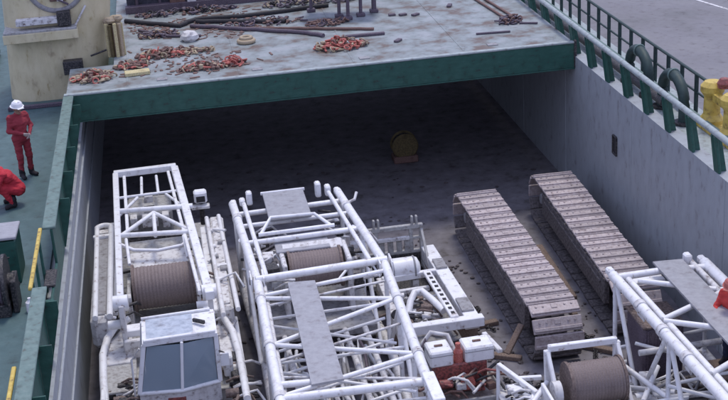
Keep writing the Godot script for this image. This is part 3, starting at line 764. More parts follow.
func build_cab(t: Node3D):
	var rbl := v(-1.14, 2.2, -22.15); var rbr := v(0.14, 2.2, -22.2)
	var rfl := v(-1.13, 2.2, -21.22); var rfr := v(0.15, 2.2, -21.28)
	var wl := v(-1.31, 1.30, -21.10); var wr := v(0.14, 1.30, -21.2)
	var wm := v(-0.55, 1.30, -21.02); var rm := v(-0.46, 2.2, -21.16)
	var fl := v(-1.31, 0.4, -21.12); var fr := v(0.14, 0.4, -21.2)
	var bl := v(-1.25, 0.4, -22.2); var br := v(0.14, 0.4, -22.2)
	var bwl := v(-1.25, 1.30, -22.2); var bwr := v(0.14, 1.30, -22.2)
	var cab := MB.new()
	# lower shell
	panel(cab, fl, v(-0.55, 0.4, -21.03), wm, wl, 0.04); panel(cab, v(-0.55, 0.4, -21.03), fr, wr, wm, 0.04)
	panel(cab, bl, fl, wl, bwl, 0.04); panel(cab, fr, br, bwr, wr, 0.04); panel(cab, br, bl, rbl, rbr, 0.04)
	panel(cab, bl, br, fr, fl, 0.04)
	var c := part("cab", cab, "dirty_white", t)
	var roof := MB.new()
	panel(roof, rbl + v(-0.02, 0.05, -0.02), rfl + v(-0.02, 0.05, 0.06), rfr + v(0.03, 0.05, 0.06), rbr + v(0.03, 0.05, -0.02), 0.06)
	var rp := part("roof", roof, "white_paint", c)
	part("roof_panel", panel(MB.new(), rbl + v(0.06, 0.075, 0.08), rfl + v(0.06, 0.075, -0.06), v(-0.24, 2.275, -21.30), v(-0.24, 2.275, -22.1), 0.03), "blue_roof", rp)
	part("roof_rib", MB.new().bar(rfl + v(0, 0.08, 0.02), rfr + v(0, 0.08, 0.02), 0.07, 0.06), "white_paint", rp)
	part("roof_handle", MB.new().bar(v(-0.22, 2.31, -21.75), v(-0.02, 2.33, -21.55), 0.06, 0.07), "dark_machinery", rp)
	part("roof_rail", MB.new().tube(v(-1.16, 2.28, -22.12), v(0.1, 2.28, -22.18), 0.03, 8), "white_paint", rp)
	# pillars
	for p in [[wl, rfl, 0.08], [wm, rm, 0.055], [wr, rfr, 0.08], [bwl, rbl, 0.09], [bwr, rbr, 0.09]]:
		part("pillar", MB.new().bar(p[0], p[1], p[2], p[2], Vector3.FORWARD), "white_paint", c)
	part("window_sill", MB.new().path([wl, wm, wr], 0.04, 8), "white_paint", c)
	part("door_sill", MB.new().bar(bwl, wl, 0.06, 0.05), "white_paint", c)
	# panes
	part("windscreen_pane", panel(MB.new(), wl + v(0.05, 0.03, 0), wm + v(-0.03, 0.03, 0), rm + v(-0.03, -0.04, 0), rfl + v(0.05, -0.04, 0), 0.008), "glass", c)
	part("windscreen_pane", panel(MB.new(), wm + v(0.03, 0.03, 0), wr + v(-0.05, 0.03, 0), rfr + v(-0.05, -0.04, 0), rm + v(0.03, -0.04, 0), 0.008), "glass", c)
	part("side_pane", panel(MB.new(), bwl + v(0, 0.03, 0.05), wl + v(0, 0.03, -0.05), rfl + v(0, -0.04, -0.05), rbl + v(0, -0.04, 0.05), 0.008), "glass", c)
	part("side_pane", panel(MB.new(), wr + v(0, 0.03, -0.05), bwr + v(0, 0.03, 0.05), rbr + v(0, -0.04, 0.05), rfr + v(0, -0.04, -0.05), 0.008), "glass", c)
	# inside
	part("cab_lining", MB.new().box(v(-0.55, 1.3, -22.12), v(1.22, 1.6, 0.06)), "cab_interior", c)
	part("cab_floor", MB.new().box(v(-0.58, 0.5, -21.65), v(1.3, 0.06, 0.95)), "cab_interior", c)
	part("roof_lining", MB.new().box(v(-0.5, 2.16, -21.7), v(1.2, 0.03, 0.8)), "cab_interior", c)
	var seat := MB.new()
	seat.box(v(-0.62, 0.95, -21.75), v(0.48, 0.14, 0.46), Basis.IDENTITY, 0.04); seat.box(v(-0.62, 1.35, -21.98), v(0.46, 0.72, 0.12), Basis(Vector3.RIGHT, -0.12), 0.04); seat.box(v(-0.62, 0.72, -21.75), v(0.3, 0.36, 0.3))
	part("seat", seat, "black_rubber", c)
	var con := MB.new()
	con.box(v(-0.1, 1.1, -21.5), v(0.24, 0.5, 0.4), Basis.IDENTITY, 0.03); con.box(v(-1.06, 1.0, -21.55), v(0.2, 0.4, 0.4), Basis.IDENTITY, 0.03); con.tube(v(-0.1, 1.3, -21.4), v(-0.1, 1.52, -21.36), 0.02); con.tube(v(-1.06, 1.2, -21.4), v(-1.06, 1.42, -21.36), 0.02)
	part("console", con, "grey_steel", c)
	part("red_plate", MB.new().box(v(-0.66, 1.06, -21.035), v(0.32, 0.22, 0.03), Basis(Vector3.UP, -0.1)), "red_paint", c)
	part("step_plate", MB.new().box(v(-0.55, 0.36, -20.92), v(1.4, 0.05, 0.2)), "grey_steel", c)
	part("grab_rail", MB.new().path([v(-1.36, 0.7, -21.2), v(-1.40, 1.0, -21.2), v(-1.38, 1.9, -21.3), v(-1.22, 2.1, -21.3)], 0.02, 8), "white_paint", c)
	part("mirror", MB.new().box(v(0.26, 1.75, -21.15), v(0.16, 0.26, 0.05)), "white_paint", c)
	part("mirror_arm", MB.new().tube(v(0.14, 1.9, -21.25), v(0.26, 1.88, -21.16), 0.015), "dark_machinery", c)

func build_boom_section():
	var t := thing("boom_section", "long white lattice boom section with grey walkway plates and brown winch, between cab and tracks", "boom section", v(2.25, 0, -22))
	var yT := 2.2
	var yB := 0.38
	var L := [v(0.90, yT, -27.5), v(1.08, yT, -23.3), v(1.02, yT, -16.4)]
	var R := [v(3.27, yT, -27.55), v(3.60, yT, -23.4), v(3.40, yT, -16.4)]
	part("chord", MB.new().path(L, 0.09, 14), "white_paint", t)
	part("chord", MB.new().path(R, 0.09, 14), "white_paint", t)
	var lo := [v(0, yB - yT, 0), v(0, yB - yT, 0)]
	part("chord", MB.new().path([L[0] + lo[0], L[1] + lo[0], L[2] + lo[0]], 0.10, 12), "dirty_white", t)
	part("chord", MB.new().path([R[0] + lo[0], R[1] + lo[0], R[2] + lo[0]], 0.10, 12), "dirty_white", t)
	# inner left rail running beside the chord
	part("rail", MB.new().path([v(1.20, 2.12, -23.2), v(1.16, 2.10, -20.8), v(1.12, 2.1, -16.6)], 0.045, 8), "dirty_white", t)
	part("rail", MB.new().path([v(3.05, 2.25, -27.4), v(3.38, 2.15, -23.5)], 0.05, 8), "white_paint", t)
	part("rail", MB.new().path([v(1.14, 2.25, -27.3), v(1.28, 2.15, -23.5)], 0.05, 8), "white_paint", t)
	var T: Array = [
		[v(1.06, yT, -20.55), v(3.46, yT, -21.75)], [v(1.06, yT, -20.6), v(3.44, yT, -19.6)], [v(3.44, yT, -19.55), v(1.04, yT, -18.75)],
		[v(1.08, yT, -22.5), v(3.46, yT, -21.8)], [v(1.1, yT, -22.6), v(3.56, yT, -23.05)], [v(1.03, yT, -18.2), v(3.42, yT, -16.9)]]
	braces(T, 0.044, "white_paint", t)
	part("crossbar", MB.new().tube(v(1.05, yT + 0.06, -23.22), v(3.66, yT + 0.06, -23.42), 0.078, 12), "white_paint", t)
	part("crossbar", MB.new().tube(v(1.03, yT, -18.68), v(3.42, yT, -18.62), 0.075, 12), "white_paint", t)
	part("crossbar", MB.new().tube(v(1.03, yT, -19.15), v(1.62, yT, -19.1), 0.06, 10), "white_paint", t)
	part("crossbar", MB.new().tube(v(0.98, 2.15, -26.95), v(3.30, 2.15, -27.05), 0.06, 10), "white_paint", t)
	part("crossbar", MB.new().tube(v(1.02, 2.15, -25.3), v(3.42, 2.15, -25.38), 0.06, 10), "white_paint", t)
	part("crossbar", MB.new().tube(v(0.96, 2.15, -26.25), v(3.38, 2.15, -26.3), 0.05, 10), "white_paint", t)
	# sides and bottom lacing
	var S: Array = []
	for sd in [L, R]:
		var zs := [-27.2, -25.4, -23.3, -21.7, -20.1, -18.5, -16.9]
		for i in zs.size():
			var x: float = lerpf(sd[0].x, sd[1].x, (zs[i] + 27.5) / 4.2) if zs[i] < -23.3 else lerpf(sd[1].x, sd[2].x, (zs[i] + 23.3) / 6.9)
			S.append([v(x, yT, zs[i]), v(x, yB, zs[i])])
			if i < zs.size() - 1:
				S.append([v(x, yT if i % 2 else yB, zs[i]), v(x, yB if i % 2 else yT, zs[i + 1])])
	braces(S, 0.045, "white_paint", t)
	var Bt: Array = []
	for i in 6:
		var z := -26.6 + i * 1.7
		Bt.append([v(1.02, yB, z), v(3.42, yB, z + 0.9)])
		Bt.append([v(3.42, yB, z + 0.9), v(1.02, yB, z + 1.7)])
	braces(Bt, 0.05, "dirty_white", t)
	var Mid: Array = []
	for i in 7:
		var z := -23.2 + i * 0.92
		Mid.append([v(1.08, 1.75 if i % 2 else 1.4, z), v(3.45, 1.4 if i % 2 else 1.8, z + 0.75)])
		Mid.append([v(3.45, 1.3, z + 0.4), v(1.08, 1.1, z + 0.9)])
	braces(Mid, 0.03, "white_paint", t)
	braces([[v(1.08, 2.12, -22.3), v(3.5, 2.12, -22.75)], [v(1.06, 2.1, -20.1), v(3.45, 2.1, -20.95)], [v(1.06, 2.1, -19.6), v(3.42, 2.1, -18.9)]], 0.026, "dirty_white", t)
	# plates
	part("walkway_plate", panel(MB.new(), v(1.63, 2.30, -22.85), v(2.15, 2.30, -22.8), v(2.12, 2.30, -18.9), v(1.58, 2.30, -18.85), -0.04), "walkway_plate", t)
	part("walkway_plate", MB.new().box(v(2.05, 2.27, -26.9), v(0.92, 0.05, 1.6)), "walkway_plate", t)
	part("walkway_plate", MB.new().box(v(2.16, 2.05, -25.25), v(1.12, 0.05, 0.85)), "walkway_plate", t)
	part("guard_bar", MB.new().path([v(1.35, 2.28, -25.4), v(1.62, 2.38, -26.0), v(2.55, 2.38, -25.93), v(2.82, 2.28, -25.45)], 0.04, 8), "white_paint", t)
	part("guard_bar", MB.new().tube(v(1.3, 2.28, -25.38), v(2.9, 2.28, -25.42), 0.045, 8), "white_paint", t)
	part("plate_edge", MB.new().box(v(2.05, 2.28, -27.72), v(1.0, 0.07, 0.06)), "white_paint", t)
	# lugs at the far end
	for p in [[0.92, 0.02], [1.28, 0.20], [1.12, 0.05], [2.83, 0.24], [3.05, 0.14], [3.26, 0.04]]:
		var lg := MB.new()
		lg.box(v(p[0], 2.18 + p[1] * 0.5, -27.55), v(0.13, p[1] + 0.1, 0.22), Basis.IDENTITY, 0.03)
		part("lug", lg, "white_paint", t)
	part("hook_bar", MB.new().path([v(3.36, 2.2, -26.75), v(3.55, 2.25, -26.8), v(3.62, 2.35, -26.95)], 0.035, 8), "dirty_white", t)
	# winch
	winch_drum(t, v(2.36, 1.66, -24.72), 0.53, 0.38, 0.43)
	part("winch_cover", MB.new().box(v(2.36, 2.03, -25.0), v(1.25, 0.10, 0.26), Basis(Vector3.RIGHT, 0.4)), "dirty_white", t)
	for x in [1.70, 3.02]:
		part("winch_bracket", MB.new().box(v(x, 1.45, -24.65), v(0.1, 1.2, 1.0), Basis.IDENTITY, 0.03), "dirty_white", t)
	part("winch_base", MB.new().box(v(2.3, 0.75, -24.8), v(2.2, 0.18, 2.6)), "grey_steel", t)
	clutter(t, v(1.2, 1.3, -26.6), v(1.6, 2.0, -23.8), 14, 41, ["white_paint", "dirty_white", "dark_machinery"])
	clutter(t, v(3.0, 1.3, -26.8), v(3.3, 2.0, -23.8), 14, 42, ["white_paint", "dirty_white", "dark_machinery"])
	fittings_at(t, [v(1.07, yT, -22.52), v(1.05, yT, -20.57), v(1.04, yT, -18.74), v(3.55, yT, -21.77), v(3.49, yT, -19.58), v(3.46, yT, -18.3), v(0.94, yT, -26.6), v(3.33, yT, -26.6)], 0.09)
	for x in [1.08, 3.60]:
		var pj := part("pin_joint", MB.new().tube(v(x - 0.16, yT, -23.33), v(x + 0.16, yT, -23.33), 0.075, 12), "grey_steel", t)
		part("joint_plate", MB.new().box(v(x - 0.12, yT, -23.33), v(0.03, 0.26, 0.44)), "white_paint", pj)
		part("joint_plate", MB.new().box(v(x + 0.12, yT, -23.33), v(0.03, 0.26, 0.44)), "white_paint", pj)
	# hoses and pipes stowed in the bottom of the lattice
	var rng := RandomNumberGenerator.new(); rng.seed = 43
	for k in 30:
		var x := rng.randf_range(1.2, 3.25)
		var pts := []
		var ph := rng.randf() * TAU
		var am := rng.randf_range(0.06, 0.3)
		for i in 12:
			pts.append(v(clampf(x + sin(ph + i * 0.6) * am, 1.15, 3.3), rng.randf_range(0.55, 0.85) + 0.25 * sin(ph + i * 0.9) * 0.4, -23.0 + i * 0.58))
		part("hose", MB.new().path(pts, rng.randf_range(0.025, 0.05), 7), ["dirty_white", "grey_steel", "purple_steel", "white_paint", "dirty_white"][k % 5], t)
	for x in [1.5, 2.7, 3.1]:
		part("pipe", MB.new().tube(v(x, 0.95, -23.2), v(x + 0.1, 0.9, -16.6), 0.06, 8), "dirty_white", t)
	part("end_plate", MB.new().box(v(3.47, 2.33, -18.2), v(0.2, 0.06, 0.9)), "white_paint", t)
	part("foot_beam", MB.new().box(v(2.2, 0.16, -26.8), v(2.6, 0.32, 0.3)), "timber", t)
	part("foot_beam", MB.new().box(v(2.2, 0.14, -18.6), v(2.6, 0.28, 0.3)), "timber", t)

func fittings_at(parent: Node3D, nodes: Array, r: float):
	for p in nodes:
		part("collar", MB.new().tube(p - v(0, 0, 0.07), p + v(0, 0, 0.07), r + 0.018, 14), "dirty_white", parent)
		part("gusset", MB.new().box(p + v(0, -0.11, 0.02), v(0.022, 0.22, 0.34), Basis.IDENTITY, 0.004), "dirty_white", parent)

func build_second_boom():
	var t := thing("boom_section", "white lattice boom section with grey walkway in the right foreground", "boom section", v(8.6, 0, -19.5))
	var yT := 2.2
	var yB := 0.35
	part("chord", MB.new().tube(v(7.64, yT, -21.55), v(7.86, yT, -14.5), 0.10, 14), "white_paint", t)
	part("chord", MB.new().tube(v(7.88, yT - 0.05, -21.6), v(8.06, yT - 0.05, -14.5), 0.065, 12), "white_paint", t)
	part("chord", MB.new().tube(v(9.46, yT, -21.6), v(9.50, yT, -14.5), 0.11, 14), "white_paint", t)
	part("chord", MB.new().tube(v(9.22, yT + 0.02, -21.8), v(9.24, yT, -20.25), 0.06, 12), "dirty_white", t)
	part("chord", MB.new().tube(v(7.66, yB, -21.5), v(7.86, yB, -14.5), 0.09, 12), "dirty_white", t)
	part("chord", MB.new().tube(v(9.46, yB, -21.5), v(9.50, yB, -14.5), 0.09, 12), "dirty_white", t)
	part("walkway_plate", panel(MB.new(), v(8.49, 2.29, -21.75), v(9.06, 2.29, -21.7), v(9.08, 2.29, -16.0), v(8.52, 2.29, -16.0), -0.04), "walkway_plate", t)
	braces([[v(7.86, yT, -19.6), v(9.4, yT, -20.4)], [v(7.86, yT, -19.55), v(9.4, yT, -18.6)], [v(8.0, yT, -21.2), v(9.4, yT, -20.35)], [v(7.9, yT, -17.6), v(9.4, yT, -18.5)]], 0.055, "white_paint", t)
	part("crossbar", MB.new().tube(v(8.9, yT, -21.45), v(9.5, yT, -21.4), 0.07, 10), "white_paint", t)
	part("crossbar", MB.new().tube(v(7.66, yT, -21.45), v(8.6, yT, -21.5), 0.07, 10), "white_paint", t)
	part("crossbar", MB.new().tube(v(7.66, yB, -21.45), v(9.5, yB, -21.45), 0.07, 10), "dirty_white", t)
	var S: Array = []
	for x in [[7.65, 7.84], [9.46, 9.5]]:
		var zs := [-21.45, -20.2, -19.0, -17.8, -16.6]
		for i in zs.size():
			var xx: float = lerpf(x[0], x[1], i / 4.0)
			if i == 0 or i == 2 or i == 4:
				S.append([v(xx, yT, zs[i]), v(xx, yB, zs[i])])
			if i < 4:
				S.append([v(xx, yT if i % 2 == 0 else yB, zs[i]), v(xx, yB if i % 2 == 0 else yT, zs[i + 1])])
	braces(S, 0.045, "white_paint", t)
	fittings_at(t, [v(7.68, yT, -20.2), v(7.71, yT, -19.2), v(7.74, yT, -18.2), v(9.47, yT, -20.35), v(9.48, yT, -18.55)], 0.10)
	part("cross_panel", MB.new().box(v(8.3, 1.98, -21.68), v(0.72, 0.06, 0.36)), "white_paint", t)
	var bl := part("drum_housing", MB.new().box(v(8.25, 0.95, -20.95), v(0.78, 1.2, 0.9), Basis.IDENTITY, 0.04), "purple_steel", t)
	part("housing_rib", MB.new().box(v(8.25, 1.57, -20.95), v(0.82, 0.05, 0.94)), "rust_drum", bl)
	for x in [7.95, 8.15, 8.35, 8.55]:
		part("housing_rib", MB.new().box(v(x, 0.95, -20.49), v(0.03, 1.1, 0.03)), "purple_steel", bl)
	for p in [[9.17, 0.12], [9.46, 0.02], [7.64, 0.02]]:
		part("lug", MB.new().box(v(p[0], 2.2 + p[1] * 0.5, -21.72), v(0.14, p[1] + 0.12, 0.2), Basis.IDENTITY, 0.03), "white_paint", t)
	braces([[v(7.7, yB, -21.2), v(9.4, yB, -20.0)], [v(9.4, yB, -20.0), v(7.75, yB, -18.6)], [v(7.75, yB, -18.6), v(9.4, yB, -17.2)]], 0.05, "dirty_white", t)
	clutter(t, v(7.9, 0.45, -20.2), v(9.2, 0.9, -17.2), 16, 51, ["dirty_white", "grey_steel", "dark_machinery"])
	part("pipe", MB.new().tube(v(7.7, 1.2, -20.3), v(9.4, 1.25, -20.25), 0.06, 8), "dirty_white", t)
	part("pipe", MB.new().tube(v(7.75, 1.0, -19.0), v(9.4, 1.0, -18.9), 0.05, 8), "dirty_white", t)
	part("foot_beam", MB.new().box(v(8.6, 0.13, -20.6), v(2.1, 0.26, 0.3)), "timber", t)
	part("foot_beam", MB.new().box(v(8.6, 0.13, -16.2), v(2.1, 0.26, 0.3)), "timber", t)
	var Mid: Array = []
	for i in 6:
		var z := -21.3 + i * 0.8
		Mid.append([v(7.7, 1.3 if i % 2 else 0.8, z), v(9.45, 0.8 if i % 2 else 1.3, z + 0.6)])
	braces(Mid, 0.035, "white_paint", t)
	# step on which the worker stands
	part("step_board", MB.new().box(v(9.0, 1.10, -19.5), v(0.95, 0.05, 0.7)), "timber", t)
	part("step_support", MB.new().box(v(9.0, 0.75, -19.5), v(0.5, 0.64, 0.4)), "timber", t)

func build_middle_pieces():
	# upright grey frame
	var t := thing("steel_stand", "upright pale grey barred frame beyond the white beam frame, right of the long boom section", "frame", v(4.4, 0, -26.8))
	var z := -26.9
	for x in [3.72, 3.98, 4.78, 5.02]:
		part("upright", MB.new().box(v(x, 0.88, z), v(0.09, 1.1, 0.09)), "pale_steel", t)
	for r in [[1.40, 0.10], [1.12, 0.06], [0.80, 0.07], [0.45, 0.10]]:
		part("crossbar", MB.new().box(v(4.37, r[0], z), v(1.38, r[1], 0.1)), "pale_steel", t)
	part("crossbar", MB.new().box(v(4.37, 1.16, z + 0.07), v(0.72, 0.09, 0.07)), "dirty_white", t)
	for x in [4.1, 4.3, 4.5, 4.68]:
		part("louvre_panel", MB.new().box(v(x, 0.96, z + 0.02), v(0.13, 0.28, 0.05)), "pale_steel", t)
	for s in [3.72, 5.02]:
		part("frame_side", MB.new().box(v(s, 0.5, z + 0.55), v(0.08, 0.12, 1.1)), "pale_steel", t)
		part("frame_side", MB.new().bar(v(s, 1.35, z), v(s, 0.55, z + 1.0), 0.06, 0.06), "pale_steel", t)
	for x in [3.95, 4.82]:
		part("lug", MB.new().box(v(x, 1.54, z), v(0.05, 0.22, 0.1)), "pale_steel", t)
		part("lug", MB.new().box(v(x + 0.1, 1.54, z), v(0.05, 0.22, 0.1)), "pale_steel", t)
	part("foot", MB.new().box(v(4.37, 0.2, z), v(1.4, 0.4, 0.2)), "dark_machinery", t)
	part("floor_pan", MB.new().box(v(4.37, 0.3, z + 0.6), v(1.2, 0.06, 1.0)), "dark_machinery", t)
	part("back_plate", MB.new().box(v(4.37, 0.62, z + 0.04), v(1.2, 0.3, 0.04)), "dark_machinery", t)

	var k := thing("air_tank", "short rounded white tank just in front of the upright grey frame", "tank", v(4.36, 0.4, -25.75))
	part("tank_shell", MB.new().lathe(v(3.98, 0.92, -25.75), Basis(v(0, -1, 0), v(1, 0, 0), v(0, 0, 1)), [[0.0, 0.0], [0.12, 0.01], [0.22, 0.06], [0.25, 0.13], [0.25, 0.63], [0.22, 0.70], [0.12, 0.75], [0.0, 0.76]], 20), "white_paint", k)
	for x in [4.12, 4.6]:
		part("tank_strap", MB.new().torus(v(x, 0.92, -25.75), 0.255, 0.02, Basis(v(0, 1, 0), v(1, 0, 0), v(0, 0, -1)), 20, 6), "grey_steel", k)
		part("tank_foot", MB.new().box(v(x, 0.35, -25.75), v(0.14, 0.7, 0.4)), "dirty_white", k)

	# white frame of flat beams
	var f := thing("beam_frame", "flat white steel frame with thick right beam and perforated strip, beside the near crawler track", "steel frame", v(4.7, 0, -24.5))
	var B := part("side_beam", MB.new().bar(v(5.14, 0.74, -26.9), v(5.28, 0.74, -23.2), 0.30, 0.30), "white_paint", f)
	part("beam_pad", MB.new().box(v(5.19, 0.91, -25.8), v(0.24, 0.05, 0.5)), "grey_steel", B)
	part("beam_pad", MB.new().box(v(5.25, 0.91, -23.7), v(0.26, 0.05, 0.6)), "grey_steel", B)
	part("side_beam", MB.new().bar(v(3.84, 0.72, -25.6), v(3.84, 0.72, -23.1), 0.2, 0.26), "dirty_white", f)
	part("end_beam", MB.new().bar(v(3.75, 0.80, -23.1), v(5.5, 0.80, -23.15), 0.2, 0.2), "white_paint", f)
	part("end_beam", MB.new().bar(v(3.85, 0.82, -25.5), v(5.1, 0.82, -25.6), 0.12, 0.14), "white_paint", f)
	part("end_beam", MB.new().bar(v(3.85, 0.70, -25.05), v(4.8, 0.70, -25.1), 0.10, 0.1), "dirty_white", f)
	var st := part("perforated_strip", MB.new().bar(v(4.83, 0.90, -25.5), v(4.93, 0.90, -23.2), 0.17, 0.07), "white_paint", f)
	for i in 10:
		part("strip_hole", MB.new().box(v(4.84 + i * 0.0095, 0.938, -25.3 + i * 0.215), v(0.075, 0.012, 0.10), Basis.IDENTITY, 0.004), "black_rubber", st)
	part("bent_arm", MB.new().path([v(4.1, 0.65, -23.95), v(4.22, 0.85, -24.24), v(4.36, 0.95, -24.45), v(4.52, 0.95, -24.48), v(4.66, 0.88, -24.2), v(4.82, 0.8, -23.75)], 0.075, 10), "white_paint", f)
	part("frame_floor", MB.new().box(v(4.45, 0.42, -24.3), v(1.2, 0.05, 2.3)), "grey_steel", f)
	clutter(f, v(3.95, 0.5, -25.0), v(4.7, 0.75, -23.4), 12, 61, ["dirty_white", "white_paint", "dark_machinery", "rust_drum"])
	part("pin", MB.new().tube(v(3.78, 0.95, -23.55), v(3.78, 1.05, -23.4), 0.09, 12), "black_rubber", f)
	for p in [v(5.2, 0.29, -26.4), v(5.25, 0.29, -23.6), v(3.84, 0.29, -23.6)]:
		part("support_block", MB.new().box(p, v(0.4, 0.58, 0.3)), "timber", f)

	# power unit
	var u := thing("power_unit", "red hydraulic power unit topped by two white boxes at the bottom centre", "power unit", v(4.65, 0, -21.5))
	part("tray", MB.new().box(v(4.62, 0.28, -21.35), v(1.42, 0.10, 1.1)), "tan_steel", u)
	part("tray_edge", MB.new().box(v(4.62, 0.36, -20.84), v(1.42, 0.12, 0.06)), "pale_steel", u)
	part("tray_edge", MB.new().box(v(3.94, 0.36, -21.35), v(0.06, 0.12, 1.1)), "pale_steel", u)
	part("tray_edge", MB.new().box(v(5.30, 0.36, -21.35), v(0.06, 0.12, 1.1)), "pale_steel", u)
	part("skid", MB.new().box(v(4.62, 0.12, -20.95), v(1.3, 0.2, 0.2)), "dark_machinery", u)
	part("skid", MB.new().box(v(4.62, 0.12, -21.75), v(1.3, 0.2, 0.2)), "dark_machinery", u)
	part("vent", MB.new().box(v(4.68, 0.26, -20.78), v(0.34, 0.14, 0.04)), "black_rubber", u)
	var body := part("engine_block", MB.new().box(v(4.60, 0.70, -21.45), v(0.98, 0.52, 0.44), Basis.IDENTITY, 0.03), "red_paint", u)
	clutter(body, v(4.05, 0.45, -21.12), v(5.15, 0.85, -21.02), 8, 71, ["dirty_white", "red_paint", "brown_gear", "dark_machinery"])
	for p in [[4.22, 0.44, 0.50], [4.95, 0.56, 0.46]]:
		var bx := part("white_box", MB.new().box(v(p[0], 1.10, -21.46), v(p[1], 0.32, p[2]), Basis(Vector3.UP, 0.04), 0.03), "white_paint", u)
		part("lid_handle", MB.new().box(v(p[0], 1.275, -21.46), v(0.16, 0.03, 0.05)), "brown_gear", bx)
		part("lid_seam", MB.new().box(v(p[0], 1.17, -21.46), v(p[1] + 0.012, 0.015, p[2] + 0.012), Basis(Vector3.UP, 0.04), 0.003), "grey_steel", bx)
	part("red_valve", MB.new().lathe(v(4.57, 0.95, -21.35), Basis.IDENTITY, [[0.0, 0.0], [0.09, 0.0], [0.09, 0.2], [0.05, 0.28], [0.05, 0.38], [0.0, 0.38]], 12), "red_gear", u)
	part("red_valve", MB.new().tube(v(4.66, 0.66, -21.1), v(4.66, 0.66, -21.0), 0.14, 14), "red_gear", u)
	part("side_arm", MB.new().bar(v(5.2, 1.16, -21.9), v(5.34, 1.12, -21.2), 0.1, 0.08), "dirty_white", u)
	part("hose", MB.new().path([v(3.9, 0.5, -21.9), v(3.98, 1.0, -22.0), v(4.2, 1.25, -22.05), v(4.5, 1.2, -21.95), v(4.6, 0.9, -21.8)], 0.05, 8), "dirty_white", u)
	part("hose", MB.new().path([v(4.0, 0.5, -21.7), v(3.95, 1.0, -21.8), v(4.05, 1.2, -21.9), v(4.15, 0.9, -21.8)], 0.035, 8), "purple_steel", u)

func build_winch_section():
	var t := thing("winch_frame", "white framed winch with wide brown drum at the bottom edge beside the right boom", "winch", v(6.5, 0, -19.6))
	part("top_bar", MB.new().bar(v(5.90, 1.72, -20.0), v(7.16, 1.72, -19.98), 0.10, 0.12), "white_paint", t)
	winch_drum(t, v(6.60, 1.20, -19.55), 0.48, 0.37, 0.41)
	for x in [5.88, 7.16]:
		part("side_frame", MB.new().bar(v(x, 1.70, -19.98), v(x, 0.35, -19.9), 0.09, 0.12), "white_paint", t)
		part("side_frame", MB.new().bar(v(x, 1.66, -19.95), v(x + 0.02, 0.45, -18.85), 0.07, 0.10), "white_paint", t)
		part("side_frame", MB.new().bar(v(x, 0.35, -20.2), v(x, 0.35, -17.6), 0.12, 0.16), "dirty_white", t)
	part("bearing", MB.new().tube(v(5.82, 1.14, -19.46), v(5.96, 1.14, -19.46), 0.2, 14), "dirty_white", t)
	part("front_beam", MB.new().bar(v(5.0, 0.62, -18.75), v(7.3, 0.70, -18.75), 0.22, 0.2), "white_paint", t)
	part("deck", MB.new().box(v(6.3, 0.2, -18.9), v(2.9, 0.12, 2.8)), "grey_steel", t)
	part("roof_plate", MB.new().box(v(7.45, 0.95, -18.35), v(1.2, 0.06, 1.1), Basis(Vector3.UP, 0.05)), "blue_roof", t)
	part("roof_edge", MB.new().box(v(7.45, 0.97, -18.92), v(1.3, 0.10, 0.08), Basis(Vector3.UP, 0.05)), "white_paint", t)
	part("stay", MB.new().bar(v(5.22, 1.0, -20.92), v(5.66, 0.9, -19.9), 0.09, 0.10), "white_paint", t)
	part("stay", MB.new().bar(v(5.22, 1.0, -20.92), v(5.15, 0.3, -20.7), 0.07, 0.08), "white_paint", t)
	part("stay", MB.new().bar(v(5.40, 0.95, -20.42), v(5.88, 0.95, -20.35), 0.08, 0.08), "white_paint", t)
	part("stay", MB.new().bar(v(5.62, 0.85, -19.95), v(5.2, 0.5, -18.8), 0.09, 0.09), "white_paint", t)
	part("base_block", MB.new().box(v(5.45, 0.25, -20.3), v(0.6, 0.5, 1.2)), "dirty_white", t)
	clutter(t, v(5.15, 0.5, -20.5), v(5.75, 0.85, -18.9), 16, 81, ["white_paint", "dirty_white", "grey_steel", "dark_machinery"])
	braces([[v(5.9, 0.75, -20.0), v(7.15, 0.75, -20.0)], [v(5.2, 0.9, -19.2), v(5.85, 1.1, -19.9)], [v(5.3, 0.7, -20.6), v(5.8, 0.9, -19.4)], [v(7.2, 1.3, -19.8), v(7.9, 0.9, -18.8)], [v(7.2, 0.8, -19.9), v(8.0, 0.9, -19.3)], [v(7.3, 1.0, -19.0), v(7.9, 1.1, -19.9)]], 0.05, "white_paint", t)
	part("side_plate", MB.new().box(v(5.72, 0.85, -19.3), v(0.06, 0.7, 0.9)), "white_paint", t)
	part("front_plate", MB.new().box(v(6.5, 0.78, -19.02), v(1.3, 0.28, 0.06)), "white_paint", t)
	clutter(t, v(7.2, 0.5, -19.9), v(8.0, 0.9, -18.9), 16, 82, ["white_paint", "dirty_white", "grey_steel"])
	part("support_block", MB.new().box(v(5.6, 0.07, -18.2), v(0.4, 0.14, 0.4)), "timber", t)
	part("support_block", MB.new().box(v(7.0, 0.07, -18.2), v(0.4, 0.14, 0.4)), "timber", t)

